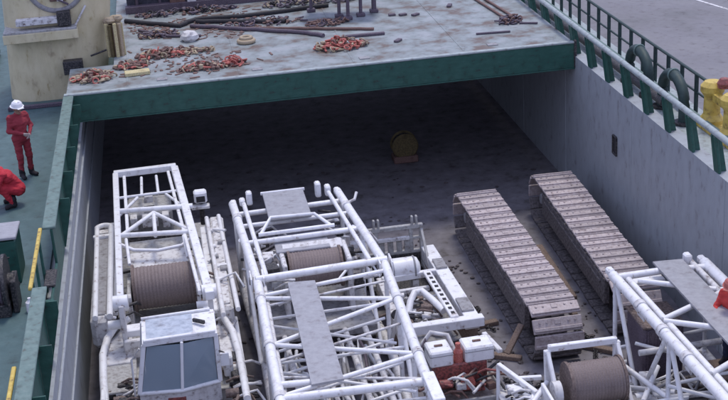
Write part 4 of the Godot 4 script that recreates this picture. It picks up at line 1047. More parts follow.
# ---------------------------------------------------------------- gear on the hatch cover and the left deck
func heap(label: String, c: Vector3, sx: float, sz: float, hgt: float, count: int, sd: int, m: String, mixes: Array):
	var rng := RandomNumberGenerator.new(); rng.seed = sd
	var t := thing("gear_heap", label, "gear heap", c, "heaps of lashing gear on the hatch cover")
	var sets := [m] + mixes
	for si in sets.size():
		var b := MB.new()
		var n := count if si == 0 else count / 2
		for k in n:
			var r := sqrt(rng.randf())
			var a := rng.randf() * TAU
			var p := c + v(cos(a) * r * sx, 0.03 + rng.randf() * hgt * (1.0 - r * 0.8), sin(a) * r * sz)
			var yaw := rng.randf() * TAU
			var d := v(cos(yaw), rng.randf_range(-0.15, 0.25), sin(yaw))
			match rng.randi() % 3:
				0: b.bar(p - d * 0.11, p + d * 0.11, 0.05, 0.04)
				1: b.torus(p, 0.075, 0.022, Basis(v(cos(yaw), 0, sin(yaw)), rng.randf_range(0.2, 1.3)), 8, 5)
				2: b.lump(p, v(0.07, 0.045, 0.06), rng, 0.25, 6)
		var mi := part(["shackles", "bars", "fittings"][si % 3], b, sets[si], t)
		mi.set_meta("kind", "stuff")

func wobbly(pts: Array, sd: int, amp := 0.06) -> Array:
	var rng := RandomNumberGenerator.new(); rng.seed = sd
	var r := []
	for i in pts.size() - 1:
		for k in 6:
			r.append(pts[i].lerp(pts[i + 1], k / 6.0) + v(rng.randf_range(-amp, amp), 0, rng.randf_range(-amp, amp)))
	r.append(pts[-1])
	return r

func build_deck_gear():
	var y := 4.02
	heap("red and orange heap of lashing gear near the middle of the green hatch edge", v(4.30, y, -33.0), 0.66, 0.42, 0.30, 62, 1, "red_gear", ["tan_gear", "brown_gear"])
	heap("small red heap of lashing gear left of the middle by the hatch edge", v(1.50, y, -32.45), 0.32, 0.25, 0.24, 26, 2, "red_gear", ["brown_gear"])
	heap("long brown heap along the hatch edge, left of the small red heap", v(0.68, y, -32.35), 0.62, 0.26, 0.16, 44, 3, "brown_gear", ["red_gear", "tan_gear"])
	heap("brown and pink heap of gear just right of the ribbed yellow bundle", v(-0.25, y, -34.0), 0.75, 0.35, 0.18, 46, 4, "brown_gear", ["tan_gear", "red_gear"])
	heap("yellowish brown heap of gear on the left corner of the hatch cover", v(-2.02, y, -32.4), 0.52, 0.4, 0.24, 50, 5, "tan_gear", ["brown_gear", "red_gear"])
	heap("pale tan heap of fittings to the right of the brown and pink heap", v(0.55, y, -34.0), 0.5, 0.2, 0.12, 26, 6, "tan_gear", ["brown_gear"])
	heap("red and brown heap beside the foot of the ribbed yellow bundle", v(-1.1, y, -33.2), 0.45, 0.25, 0.16, 30, 7, "brown_gear", ["red_gear", "tan_gear"])
	heap("dark heap of chain at the near end of the two long bars on the right", v(9.0, y, -33.75), 0.34, 0.22, 0.26, 40, 8, "purple_steel", ["brown_gear"])
	heap("dark heap of gear at the back left by the far hose", v(-0.4, y, -36.2), 0.6, 0.3, 0.12, 34, 9, "purple_steel", ["brown_gear", "tan_gear"])
	heap("dark scattered gear between the two long dark hoses", v(2.6, y, -36.4), 1.3, 0.4, 0.10, 40, 10, "purple_steel", ["brown_gear"])
	heap("brownish heap of gear under the feet of the dark upright stand", v(4.3, y, -35.6), 0.6, 0.35, 0.14, 36, 11, "brown_gear", ["purple_steel"])
	heap("dark gear strewn in front of the deck machine at the back left", v(0.5, y, -38.6), 1.5, 0.3, 0.16, 50, 12, "purple_steel", ["black_rubber", "brown_gear"])
	heap("dark gear strewn at the far back behind the upright stand", v(4.2, y, -38.3), 1.6, 0.4, 0.2, 60, 13, "purple_steel", ["black_rubber", "tan_gear"])
	var rs := RandomNumberGenerator.new(); rs.seed = 91
	var sc := MB.new()
	var hubs := []
	for k in 17:
		hubs.append(v(-1.0 + absf(rs.randfn(0.0, 2.4)), y + 0.012, rs.randf_range(-38.6, -32.0)))
	for k in 330:
		var hb: Vector3 = hubs[rs.randi() % hubs.size()]
		var p := hb + v(rs.randfn(0.0, 0.55), 0, rs.randfn(0.0, 0.3))
		p = v(clampf(p.x, -1.3, 9.5), p.y, minf(p.z, -31.6))
		var px := p.x
		if px < -1.2 and p.z < -33.4:
			continue
		var yw := rs.randf() * TAU
		var dd := v(cos(yw), 0, sin(yw)) * rs.randf_range(0.03, 0.16)
		if rs.randf() < 0.5:
			sc.bar(p - dd, p + dd, rs.randf_range(0.02, 0.07), 0.02, Vector3.UP, 0.004)
		else:
			sc.lump(p, v(rs.randf_range(0.03, 0.10), 0.018, rs.randf_range(0.03, 0.08)), rs, 0.3, 6)
	single("scattered_scraps", sc, "brown_gear", "rusty scraps and bits strewn over the top of the hatch cover", "scraps", "", "stuff")
	# pale pads and slabs
	single("timber_slab", MB.new().box(v(-0.95, y + 0.05, -32.45), v(0.62, 0.09, 0.3), Basis(Vector3.UP, 0.08)), "yellow_slab", "pale yellow slab by the hatch edge between the corner heap and the long brown heap", "slab")
	single("rope_coil", MB.new().torus(v(1.95, y + 0.06, -34.45), 0.2, 0.06, Basis.IDENTITY, 18, 8).torus(v(1.95, y + 0.14, -34.45), 0.14, 0.05, Basis.IDENTITY, 16, 8), "tan_gear", "small pale yellow rope coil on the open part of the hatch cover", "rope coil")
	single("canvas_bag", MB.new().lump(v(0.48, y + 0.12, -35.3), v(0.26, 0.17, 0.24), RandomNumberGenerator.new(), 0.12, 10), "dirty_white", "small whitish bag in front of the dark hoses", "bag")
	# dark hoses across the cover
	var hl := [
		[[v(-1.28, y + 0.05, -38.1), v(0.27, y + 0.05, -36.9), v(0.72, y + 0.05, -37.5), v(2.0, y + 0.05, -37.3), v(4.6, y + 0.05, -37.6)], 0.075, "dark hose kinked in the middle, farthest of those across the hatch cover"],
		[[v(0.54, y + 0.05, -36.75), v(1.8, y + 0.05, -35.95), v(3.44, y + 0.05, -34.85), v(4.0, y + 0.05, -34.2)], 0.06, "dark hose running slanting towards the red and orange heap"],
		[[v(0.72, y + 0.05, -37.2), v(2.2, y + 0.05, -36.6), v(3.2, y + 0.05, -36.2)], 0.075, "short dark hose between the two long ones on the hatch cover"],
		[[v(1.5, y + 0.04, -36.1), v(3.0, y + 0.04, -35.5), v(4.3, y + 0.04, -34.9), v(5.4, y + 0.04, -34.4)], 0.045, "thin brownish cable nearest the red and orange heap"],
		[[v(-0.9, y + 0.04, -36.9), v(-0.1, y + 0.04, -35.9), v(0.8, y + 0.04, -35.6)], 0.04, "thin dark cable near the whitish bag"]]
	for i in hl.size():
		single("hose", MB.new().path(wobbly(hl[i][0], 20 + i, 0.035), hl[i][1], 7), ["black_rubber", "purple_steel", "black_rubber", "brown_gear", "purple_steel"][i], hl[i][2], "hose", "hoses and cables lying on the hatch cover")
	single("steel_bar", MB.new().bar(v(4.55, y + 0.04, -33.9), v(5.6, y + 0.04, -33.85), 0.12, 0.07), "purple_steel", "dark straight bar just behind the red and orange heap", "bar")
	single("lashing_bar", MB.new().tube(v(8.7, y + 0.04, -37.2), v(9.0, y + 0.04, -33.9), 0.035, 8), "brown_gear", "left one of two long thin bars reaching to the dark chain heap", "bar", "two long lashing bars on the right of the hatch cover")
	single("lashing_bar", MB.new().tube(v(8.95, y + 0.04, -37.2), v(9.25, y + 0.04, -33.9), 0.035, 8), "brown_gear", "right one of two long thin bars reaching to the dark chain heap", "bar", "two long lashing bars on the right of the hatch cover")
	single("steel_bar", MB.new().bar(v(7.85, y + 0.03, -32.85), v(8.75, y + 0.03, -32.75), 0.05, 0.05), "purple_steel", "thin dark bar alone near the hatch edge below the chain heap", "bar")
	single("steel_bar", MB.new().bar(v(9.2, y + 0.03, -33.5), v(9.65, y + 0.03, -33.3), 0.06, 0.05), "purple_steel", "short dark bar sticking out to the right of the chain heap", "bar")
	var spots := [[6.16, -35.8, "left one of three small dark pads in a row"], [6.45, -35.7, "middle one of three small dark pads in a row"], [6.78, -35.55, "right one of three small dark pads in a row, the widest"], [5.8, -33.0, "single small dark pad near the edge right of the red heap"], [7.9, -36.2, "single small dark pad far back near the long bars"]]
	for i in spots.size():
		single("socket_pad", MB.new().box(v(spots[i][0], y + 0.03, spots[i][1]), v(0.2 + 0.02 * i, 0.06, 0.13), Basis(Vector3.UP, 0.3 * i), 0.02), "purple_steel", spots[i][2] + " on the hatch cover", "pad", "small dark pads on the hatch cover")
	# dark machinery at the back of the cover
	var t := thing("deck_winch", "dark deck machine cut off by the top edge of the picture", "deck machine", v(1.2, y, -40))
	part("housing", MB.new().box(v(1.1, 4.62, -40.2), v(4.6, 1.2, 1.5), Basis.IDENTITY, 0.06), "navy_steel", t)
	part("skirt", MB.new().box(v(1.1, 4.12, -39.3), v(4.7, 0.2, 0.3)), "purple_steel", t)
	for k in 7:
		part("rib", MB.new().box(v(-0.9 + k * 0.68, 4.6, -39.43), v(0.08, 1.1, 0.06)), "purple_steel", t)
	part("pale_post", MB.new().box(v(0.72, 4.55, -39.25), v(0.26, 1.2, 0.14)), "dirty_white", t)
	part("post_plate", MB.new().box(v(0.3, 4.5, -39.3), v(0.45, 0.7, 0.08)), "brown_gear", t)
	var f := thing("equipment_stand", "dark upright stand on legs at the top edge above the red heap", "stand", v(4.9, y, -36))
	for p in [[4.05, -37.2, 0.05], [4.72, -36.2, 0.05], [4.92, -35.85, 0.05], [5.32, -36.1, 0.05], [5.75, -36.4, 0.07]]:
		var lg := part("leg", MB.new().tube(v(p[0], y, p[1]), v(p[0] + 0.06, y + 1.3, p[1] - 0.1), p[2], 8), "purple_steel", f)
		part("foot", MB.new().box(v(p[0], y + 0.05, p[1]), v(0.24, 0.1, 0.2), Basis.IDENTITY, 0.02), "purple_steel", lg)
	part("crossbar", MB.new().bar(v(4.0, y + 0.5, -37.2), v(5.8, y + 0.5, -36.5), 0.06, 0.08), "purple_steel", f)
	part("top_plate", MB.new().box(v(4.95, y + 1.32, -36.6), v(2.1, 0.08, 1.3), Basis(Vector3.UP, -0.3)), "purple_steel", f)
	var h2 := [["navy_steel", v(6.9, 4.3, -39.5), v(1.6, 0.55, 0.8), "low dark box at the top edge behind the row of small pads"], ["navy_steel", v(4.4, 4.35, -40.3), v(1.8, 0.65, 0.8), "dark box at the top edge behind the upright stand"]]
	for h in h2:
		var q := thing("deck_box", h[3], "deck box", h[1])
		part("box_body", MB.new().box(h[1], h[2], Basis.IDENTITY, 0.04), h[0], q)
		part("box_lid", MB.new().box(h[1] + v(0, h[2].y * 0.5 + 0.03, 0), v(h[2].x + 0.06, 0.06, h[2].z + 0.06)), "purple_steel", q)

	# left deck
	var c := thing("deck_locker", "dark green deck locker with sloping grey lid at the left edge", "locker", v(-3.6, 3, -23.1))
	part("locker_body", MB.new().box(v(-3.78, 3.42, -23.2), v(1.1, 0.84, 0.85), Basis.IDENTITY, 0.02), "green_paint", c)
	part("locker_lid", MB.new().box(v(-3.78, 3.88, -23.2), v(1.16, 0.06, 0.92), Basis(Vector3.RIGHT, -0.06), 0.015), "walkway_plate", c)
	part("handle", MB.new().bar(v(-3.5, 3.6, -22.6), v(-3.35, 3.6, -22.6), 0.03, 0.03), "dark_machinery", c)
	part("hinge", MB.new().box(v(-3.4, 3.86, -23.6), v(0.12, 0.05, 0.05)), "dark_machinery", c)
	part("leg", MB.new().box(v(-3.3, 3.02, -22.7), v(0.08, 0.08, 0.08)), "dark_machinery", c)
	var d := thing("mooring_drum", "dark round mooring drum in front of the green locker at the left edge", "drum", v(-3.6, 3, -21.75))
	var bx := Basis(v(0, -1, 0), v(1, 0, 0), v(0, 0, 1))
	part("drum", MB.new().lathe(v(-4.5, 3.5, -21.75), bx, [[0.0, 0.0], [0.5, 0.0], [0.5, 0.06], [0.36, 0.07], [0.36, 1.1], [0.5, 1.12], [0.5, 1.18], [0.16, 1.19], [0.16, 1.3], [0.0, 1.3]], 26), "dark_machinery", d)
	var rp := MB.new()
	for k in 12:
		rp.torus(v(-4.36 + k * 0.085, 3.5, -21.75), 0.39, 0.04, Basis(v(0, 1, 0), v(1, 0, 0), v(0, 0, -1)), 22, 6)
	part("rope_winding", rp, "purple_steel", d)
	part("stand", MB.new().box(v(-3.9, 3.12, -21.75), v(1.2, 0.24, 0.8)), "dark_machinery", d)
	part("stand", MB.new().box(v(-3.22, 3.3, -21.75), v(0.1, 0.6, 0.5)), "dark_machinery", d)
	single("small_canister", MB.new().lathe(v(-2.98, 3.0, -21.5), Basis.IDENTITY, [[0.0, 0.0], [0.075, 0.0], [0.075, 0.18], [0.03, 0.22], [0.03, 0.26], [0.0, 0.26]], 12), "white_paint", "small white canister standing on the green deck by the mooring drum", "canister")
	# faint pipes on the deck behind the worker
	single("deck_pipe", MB.new().tube(v(-5.2, 3.12, -40), v(-5.0, 3.12, -24), 0.09, 10), "pale_green_paint", "pale pipe along the left deck beside the pedestal", "pipe")
	single("kerb_bar", MB.new().box(v(-3.2, 3.05, -33.9), v(2.4, 0.1, 0.12)), "purple_steel", "dark low bar across the deck at the foot of the pedestal", "bar")

func build_hold_litter():
	var rng := RandomNumberGenerator.new(); rng.seed = 300
	# stuff: scraps, dirt and rope ends
	var b := MB.new()
	var areas := [[5.5, 6.2, -28, -21, 70], [7.4, 8.2, -28.5, -22, 60], [3.5, 6.0, -31, -26.5, 40], [0.7, 0.95, -28, -20, 20], [5.5, 7.4, -22.2, -20.6, 60], [-2.4, 9.5, -36, -30, 40], [7.0, 9.8, -22.5, -20, 40]]
	for a in areas:
		for k in a[4]:
			var p := v(rng.randf_range(a[0], a[1]), 0.02, rng.randf_range(a[2], a[3]))
			var s := rng.randf_range(0.012, 0.05)
			b.lump(p, v(s * rng.randf_range(1, 2.0), s * 0.45, s * rng.randf_range(1, 1.6)), rng, 0.3, 6)
	single("floor_litter", b, "litter", "scattered dark scraps and dirt on the hold floor around the crane parts", "litter", "", "stuff")
	var planks := [
		[v(5.90, 0.09, -22.9), v(6.30, 0.55, -23.2), 0.14, 0.06, "pale plank leaning against the near end of the left crawler track"],
		[v(8.02, 0.05, -27.9), v(7.95, 0.05, -25.0), 0.2, 0.1, "long brown plank lying between the two crawler tracks"],
		[v(7.62, 0.05, -26.5), v(7.75, 0.05, -24.2), 0.12, 0.1, "shorter dark plank beside the long brown one between the tracks"],
		[v(5.5, 0.05, -24.3), v(6.1, 0.05, -24.4), 0.16, 0.1, "short plank on the floor left of the nearer track, by the white beam"],
		[v(5.45, 0.05, -23.1), v(6.15, 0.05, -22.7), 0.14, 0.1, "slanting plank on the floor left of the pale leaning plank"],
		[v(5.55, 0.05, -26.6), v(5.7, 0.05, -25.2), 0.12, 0.1, "plank lying alongside the far part of the white side beam"],
		[v(7.5, 0.05, -22.9), v(8.1, 0.05, -22.4), 0.16, 0.1, "plank between the near ends of the crawler tracks"]]
	for i in planks.size():
		var p = planks[i]
		single("plank", MB.new().bar(p[0], p[1], p[2], p[3]), "timber", p[4], "plank", "loose planks on the hold floor")
	var chains := [[[v(5.55, 0.03, -25.6), v(5.85, 0.03, -25.1), v(5.65, 0.03, -24.7), v(5.95, 0.03, -24.0)], "dark chain lying on the floor left of the nearer track"], [[v(7.55, 0.03, -23.6), v(7.75, 0.03, -23.1), v(7.6, 0.03, -22.4), v(7.4, 0.03, -21.8)], "dark chain lying on the floor right of the nearer track's near end"], [[v(5.6, 0.03, -22.0), v(6.1, 0.03, -21.6), v(6.5, 0.03, -21.8), v(7.0, 0.03, -21.3)], "dark chain on the floor between the red power unit and the brown winch drum"]]
	for ch in chains:
		var m := MB.new()
		var pts := wobbly(ch[0], 400 + chains.find(ch), 0.04)
		for i in pts.size() - 1:
			var seg: Vector3 = pts[i + 1] - pts[i]
			var nn := int(seg.length() / 0.09) + 1
			for k in nn:
				var p2: Vector3 = pts[i] + seg * (float(k) / nn)
				m.torus(p2, 0.05, 0.015, Basis(seg.normalized(), 0.7 if k % 2 else -0.7) * Basis(Vector3.UP, atan2(seg.x, seg.z)), 8, 5)
		single("chain", m, "dark_machinery", ch[1], "chain", "chains on the hold floor")
	# hook block lying in the dark
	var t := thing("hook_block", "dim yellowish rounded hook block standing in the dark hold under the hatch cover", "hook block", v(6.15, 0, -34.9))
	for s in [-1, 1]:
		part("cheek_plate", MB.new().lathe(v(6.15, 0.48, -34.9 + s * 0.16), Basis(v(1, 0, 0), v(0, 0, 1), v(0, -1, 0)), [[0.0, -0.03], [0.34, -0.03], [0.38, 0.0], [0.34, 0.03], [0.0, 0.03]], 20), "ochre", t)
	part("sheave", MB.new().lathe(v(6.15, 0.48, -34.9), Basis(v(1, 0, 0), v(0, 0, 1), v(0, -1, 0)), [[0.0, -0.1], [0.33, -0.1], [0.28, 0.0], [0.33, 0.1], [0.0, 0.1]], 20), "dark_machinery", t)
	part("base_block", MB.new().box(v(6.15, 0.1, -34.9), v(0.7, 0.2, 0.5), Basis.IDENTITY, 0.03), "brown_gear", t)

# ---------------------------------------------------------------- people
# bones: [a, b, radius at a, radius at b, colour]
func blob(st: SurfaceTool, bones: Array, cell: float, k: float, fold := 0.0):
	var fn := FastNoiseLite.new()
	fn.seed = 8
	fn.frequency = 7.0
	fn.fractal_octaves = 2
	var lo := Vector3.INF
	var hi := -Vector3.INF
	for bn in bones:
		var m := maxf(bn[2], bn[3]) + cell * 3.0
		lo = lo.min(bn[0] - Vector3.ONE * m).min(bn[1] - Vector3.ONE * m)
		hi = hi.max(bn[0] + Vector3.ONE * m).max(bn[1] + Vector3.ONE * m)
	var nx := int((hi.x - lo.x) / cell) + 2
	var ny := int((hi.y - lo.y) / cell) + 2
	var nz := int((hi.z - lo.z) / cell) + 2
	var val := PackedFloat32Array(); val.resize(nx * ny * nz); val.fill(1.0)
	var best := PackedFloat32Array(); best.resize(nx * ny * nz); best.fill(9.0)
	var own := PackedByteArray(); own.resize(nx * ny * nz)
	for bi in bones.size():
		var bn = bones[bi]
		var a: Vector3 = bn[0]; var b: Vector3 = bn[1]
		var ra: float = bn[2]; var rb: float = bn[3]
		var ab := b - a
		var l2 := maxf(ab.length_squared(), 1e-8)
		var m := maxf(ra, rb) + k + cell * 1.5
		var i0 := ((a.min(b) - Vector3.ONE * m - lo) / cell).floor()
		var i1 := ((a.max(b) + Vector3.ONE * m - lo) / cell).ceil()
		for z in range(maxi(0, int(i0.z)), mini(nz, int(i1.z) + 1)):
			for y in range(maxi(0, int(i0.y)), mini(ny, int(i1.y) + 1)):
				var row := (z * ny + y) * nx
				for x in range(maxi(0, int(i0.x)), mini(nx, int(i1.x) + 1)):
					var p := lo + Vector3(x, y, z) * cell
					var ap := p - a
					var t := clampf(ap.dot(ab) / l2, 0.0, 1.0)
					var d := (ap - ab * t).length() - lerpf(ra, rb, t)
					var q := row + x
					if d < best[q]:
						best[q] = d
						own[q] = bi
					var pv := val[q]
					var h := maxf(k - absf(pv - d), 0.0) / k
					val[q] = minf(pv, d) - h * h * k * 0.25
	if fold > 0.0:
		for q in val.size():
			if absf(val[q]) < 0.05 and best[q] < 0.06:
				var fp := Vector3(q % nx, (q / nx) % ny, q / (nx * ny)) * cell
				val[q] += fn.get_noise_3d(fp.x, fp.y * 1.9, fp.z) * fold
	var vert := {}
	for z in nz - 1:
		for y in ny - 1:
			for x in nx - 1:
				var q := (z * ny + y) * nx + x
				var s := 0
				var f := [val[q], val[q + 1], val[q + nx], val[q + nx + 1], val[q + nx * ny], val[q + nx * ny + 1], val[q + nx * ny + nx], val[q + nx * ny + nx + 1]]
				for w in 8:
					if f[w] < 0.0:
						s += 1
				if s == 0 or s == 8:
					continue
				var acc := Vector3.ZERO
				var n := 0
				for e in [[0, 1], [2, 3], [4, 5], [6, 7], [0, 2], [1, 3], [4, 6], [5, 7], [0, 4], [1, 5], [2, 6], [3, 7]]:
					var fa: float = f[e[0]]; var fb: float = f[e[1]]
					if (fa < 0.0) != (fb < 0.0):
						var ca := Vector3(e[0] & 1, (e[0] >> 1) & 1, e[0] >> 2)
						var cb := Vector3(e[1] & 1, (e[1] >> 1) & 1, e[1] >> 2)
						acc += ca.lerp(cb, fa / (fa - fb)); n += 1
				vert[q] = [lo + (Vector3(x, y, z) + acc / n) * cell, bones[own[q]][4]]
	st.set_smooth_group(1)
	var emit := func(q0: int, q1: int, q2: int, q3: int, flip: bool):
		if not (vert.has(q0) and vert.has(q1) and vert.has(q2) and vert.has(q3)):
			return
		var o := [q0, q1, q2, q0, q2, q3] if flip else [q0, q2, q1, q0, q3, q2]
		for i in o:
			st.set_color(vert[i][1])
			st.add_vertex(vert[i][0])
	var sx := 1; var sy := nx; var sz := nx * ny
	for q in vert.keys():
		var x: int = q % nx
		var y: int = (q / nx) % ny
		var z: int = q / sz
		if y > 0 and z > 0 and (val[q] < 0.0) != (val[q + sx] < 0.0):
			emit.call(q - sy - sz, q - sz, q, q - sy, val[q] >= 0.0)
		if x > 0 and z > 0 and (val[q] < 0.0) != (val[q + sy] < 0.0):
			emit.call(q - sx - sz, q - sx, q, q - sz, val[q] >= 0.0)
		if x > 0 and y > 0 and (val[q] < 0.0) != (val[q + sz] < 0.0):
			emit.call(q - sx - sy, q - sy, q, q - sx, val[q] >= 0.0)

func hand_bones(w: Vector3, dir: Vector3, palm: Vector3, side: float, curl: float, col: Color) -> Array:
	# w wrist, dir along the forearm, palm the way the palm faces, side +1 when the thumb is on cross(dir, palm)
	var d := dir.normalized()
	var n := (palm - d * palm.dot(d)).normalized()
	var s := d.cross(n) * side
	var r := [[w - d * 0.03, w + d * 0.02, 0.027, 0.026, col], [w + d * 0.02 + s * 0.018, w + d * 0.085 + s * 0.024, 0.018, 0.015, col], [w + d * 0.02 - s * 0.014, w + d * 0.08 - s * 0.026, 0.018, 0.014, col], [w + d * 0.03, w + d * 0.085, 0.019, 0.016, col]]
	for f in 4:
		var o := w + d * (0.088 - 0.006 * absf(f - 1.2)) + s * (0.032 - f * 0.0215)
		var ln: float = [0.040, 0.046, 0.043, 0.033][f]
		var d1 := d.rotated(s * side * 1.0, 0.0) * cos(curl * 0.5) + n * sin(curl * 0.5)
		var d2 := d * cos(curl * 1.2) + n * sin(curl * 1.2)
		var p1 := o + d1 * ln
		var p2 := p1 + d2 * ln * 0.85
		r.append([o, p1, 0.0098, 0.0090, col]); r.append([p1, p2, 0.0090, 0.0078, col])
	var tb := w + d * 0.03 + s * 0.028
	var t1 := tb + (d * 0.55 + s * 0.7 + n * 0.35).normalized() * 0.042
	var t2 := t1 + (d * 0.85 + s * 0.2 + n * 0.45).normalized() * 0.032
	r.append([tb, t1, 0.013, 0.0105, col]); r.append([t1, t2, 0.0105, 0.009, col])
	return r

func head_bones(c: Vector3, fwd: Vector3, up: Vector3, skin: Color, hair: Color) -> Array:
	var s := up.cross(fwd).normalized()
	var dark := Color(0.02, 0.015, 0.012)
	var r := [
		[c + up * 0.035 - fwd * 0.02, c + up * 0.02 + fwd * 0.02, 0.088, 0.082, skin],
		[c - up * 0.04 + fwd * 0.03, c - up * 0.085 + fwd * 0.052, 0.060, 0.036, skin],
		[c + up * 0.06 - fwd * 0.035, c + up * 0.0 - fwd * 0.05, 0.085, 0.07, hair],
		[c + up * 0.015 + fwd * 0.098, c - up * 0.028 + fwd * 0.112, 0.010, 0.014, skin],
		[c - up * 0.065 + fwd * 0.085 - s * 0.018, c - up * 0.065 + fwd * 0.085 + s * 0.018, 0.008, 0.008, Color(0.30, 0.10, 0.08)]]
	for k in [-1.0, 1.0]:
		r.append([c + up * 0.012 + fwd * 0.088 + s * k * 0.03, c + up * 0.012 + fwd * 0.088 + s * k * 0.036, 0.009, 0.009, dark])
		r.append([c + up * 0.03 + fwd * 0.092 + s * k * 0.022, c + up * 0.03 + fwd * 0.086 + s * k * 0.045, 0.007, 0.006, hair])
		r.append([c + up * 0.018 + s * k * 0.088 - fwd * 0.01, c - up * 0.02 + s * k * 0.086 - fwd * 0.005, 0.014, 0.010, skin])
	return r

func person(label: String, at: Vector3, yaw: float, J: Dictionary, top: Color, leg: Color, boot: Color, skin: Color, helmet: String, extra: Array) -> Node3D:
	var t := thing("person", label, "person", at)
	t.rotation.y = yaw
	var B := []
	B.append([J.pel, J.chest, 0.150, 0.165, top]); B.append([J.pel + J.sd * 0.07, J.pel - J.sd * 0.07, 0.135, 0.135, leg])
	B.append([J.chest + J.sd * 0.10, J.chest - J.sd * 0.10, 0.125, 0.125, top])
	B.append([J.sl, J.sr, 0.075, 0.075, top]); B.append([J.chest, J.neck, 0.10, 0.065, top])
	B.append([J.neck, J.head - J.up * 0.05, 0.055, 0.055, skin])
	for k in ["l", "r"]:
		B.append([J["s" + k], J["e" + k], 0.064, 0.050, top]); B.append([J["e" + k], J["w" + k], 0.050, 0.036, top])
		B.append([J["h" + k], J["k" + k], 0.100, 0.072, leg]); B.append([J["k" + k], J["a" + k], 0.072, 0.052, leg])
		B.append([J["a" + k] - v(0, 0.03, 0), J["t" + k], 0.055, 0.045, boot]); B.append([J["a" + k] + v(0, 0.1, 0), J["a" + k] - v(0, 0.03, 0), 0.06, 0.055, boot])
	B.append_array(extra)
	var st := SurfaceTool.new()
	st.begin(Mesh.PRIMITIVE_TRIANGLES)
	blob(st, B, 0.0125, 0.035, 0.013)
	blob(st, head_bones(J.head, J.fwd, J.up, skin, Color(0.03, 0.025, 0.02)), 0.005, 0.012)
	for k in ["l", "r"]:
		blob(st, hand_bones(J["w" + k], J["w" + k] - J["e" + k], J["p" + k], 1.0 if k == "l" else -1.0, 0.6, J.glove), 0.0032, 0.006)
	st.generate_normals()
	var mi := MeshInstance3D.new()
	mi.name = "body"
	mi.mesh = st.commit()
	mi.material_override = M["body"]
	t.add_child(mi, true)
	# helmet
	var fx: Vector3 = J.up.cross(J.fwd).normalized()
	var hb := Basis(fx, J.up, J.fwd)
	var hm := MB.new()
	hm.lathe(J.head + J.up * 0.05 - J.fwd * 0.012, hb, [[0.150, 0.0], [0.152, 0.010], [0.128, 0.016], [0.124, 0.05], [0.108, 0.09], [0.075, 0.122], [0.035, 0.136], [0.0, 0.138]], 22)
	hm.lathe(J.head + J.up * 0.05 - J.fwd * 0.012, hb, [[0.0, 0.0], [0.150, 0.0]], 22)
	hm.box(J.head + J.up * 0.055 + J.fwd * 0.14, v(0.15, 0.012, 0.06), hb, 0.005)
	hm.box(J.head + J.up * 0.17 - J.fwd * 0.012, v(0.035, 0.03, 0.16), hb, 0.012)
	part("helmet", hm, helmet, t, false)
	return t

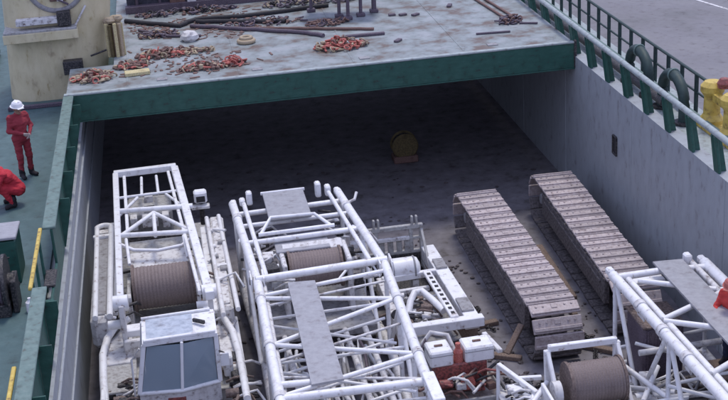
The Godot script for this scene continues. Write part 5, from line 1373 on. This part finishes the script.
func build_people():
	var red := Color(0.27, 0.028, 0.04)
	var bright := Color(0.50, 0.03, 0.045)
	var navy := Color(0.022, 0.026, 0.055)
	var boot := Color(0.02, 0.018, 0.02)
	var skin := Color(0.33, 0.19, 0.13)
	# standing worker, hands together in front
	person("worker in dark red coverall and white helmet standing on the deck by the pedestal", v(-3.55, 3.0, -28.64), deg_to_rad(35), {
		"pel": v(0, 0.93, 0), "chest": v(0, 1.27, 0.01), "neck": v(0, 1.47, 0.02), "head": v(0, 1.60, 0.06), "up": v(0, 0.985, 0.17).normalized(), "fwd": v(0, -0.17, 0.985).normalized(), "sd": v(1, 0, 0),
		"sl": v(0.185, 1.41, 0), "el": v(0.27, 1.14, 0.03), "wl": v(0.09, 1.03, 0.25), "pl": v(-1, 0, 0.2),
		"sr": v(-0.185, 1.41, 0), "er": v(-0.27, 1.14, 0.03), "wr": v(-0.07, 1.07, 0.26), "pr": v(1, 0, 0.2),
		"hl": v(0.10, 0.90, 0), "kl": v(0.12, 0.49, 0.03), "al": v(0.13, 0.10, -0.01), "tl": v(0.16, 0.045, 0.15),
		"hr": v(-0.10, 0.90, 0), "kr": v(-0.11, 0.49, 0.04), "ar": v(-0.12, 0.10, 0.02), "tr": v(-0.16, 0.045, 0.18), "glove": Color(0.42, 0.34, 0.30)},
		red, red, boot, skin, "white_paint", [])
	# crouching worker at the left edge
	person("crouching worker in bright red coverall at the left edge of the green deck", v(-3.66, 3.0, -26.9), deg_to_rad(-75), {
		"pel": v(0, 0.36, -0.10), "chest": v(0, 0.66, 0.12), "neck": v(0, 0.82, 0.24), "head": v(0, 0.92, 0.33), "up": v(0, 0.90, 0.44).normalized(), "fwd": v(0, -0.44, 0.90).normalized(), "sd": v(1, 0, 0),
		"sl": v(0.19, 0.77, 0.19), "el": v(0.27, 0.53, 0.36), "wl": v(0.12, 0.34, 0.50), "pl": v(-1, 0, 0.2),
		"sr": v(-0.19, 0.77, 0.19), "er": v(-0.27, 0.53, 0.36), "wr": v(-0.10, 0.32, 0.52), "pr": v(1, 0, 0.2),
		"hl": v(0.11, 0.33, -0.08), "kl": v(0.20, 0.50, 0.30), "al": v(0.16, 0.10, 0.06), "tl": v(0.19, 0.045, 0.22),
		"hr": v(-0.11, 0.33, -0.08), "kr": v(-0.20, 0.46, 0.30), "ar": v(-0.16, 0.10, 0.02), "tr": v(-0.20, 0.045, 0.18), "glove": Color(0.42, 0.34, 0.30)},
		bright, bright, boot, skin, "white_paint", [])
	# worker behind the right boom section
	person("worker in red top and dark navy trousers at the right edge by the boom", v(9.17, 1.13, -19.6), deg_to_rad(-50), {
		"pel": v(0, 0.93, -0.03), "chest": v(0, 1.26, 0.05), "neck": v(0, 1.45, 0.10), "head": v(0, 1.57, 0.15), "up": v(0, 0.96, 0.28).normalized(), "fwd": v(0, -0.28, 0.96).normalized(), "sd": v(1, 0, 0),
		"sl": v(0.185, 1.39, 0.06), "el": v(0.26, 1.12, 0.14), "wl": v(0.16, 1.05, 0.38), "pl": v(-0.3, -1, 0),
		"sr": v(-0.185, 1.39, 0.06), "er": v(-0.26, 1.14, 0.16), "wr": v(-0.15, 1.08, 0.40), "pr": v(0.3, -1, 0),
		"hl": v(0.10, 0.90, -0.03), "kl": v(0.12, 0.49, 0.04), "al": v(0.12, 0.10, -0.02), "tl": v(0.14, 0.045, 0.14),
		"hr": v(-0.10, 0.90, -0.03), "kr": v(-0.11, 0.49, 0.02), "ar": v(-0.12, 0.10, -0.03), "tr": v(-0.14, 0.045, 0.13), "glove": Color(0.42, 0.30, 0.22)},
		Color(0.52, 0.05, 0.04), navy, boot, skin, "red_gear", [])
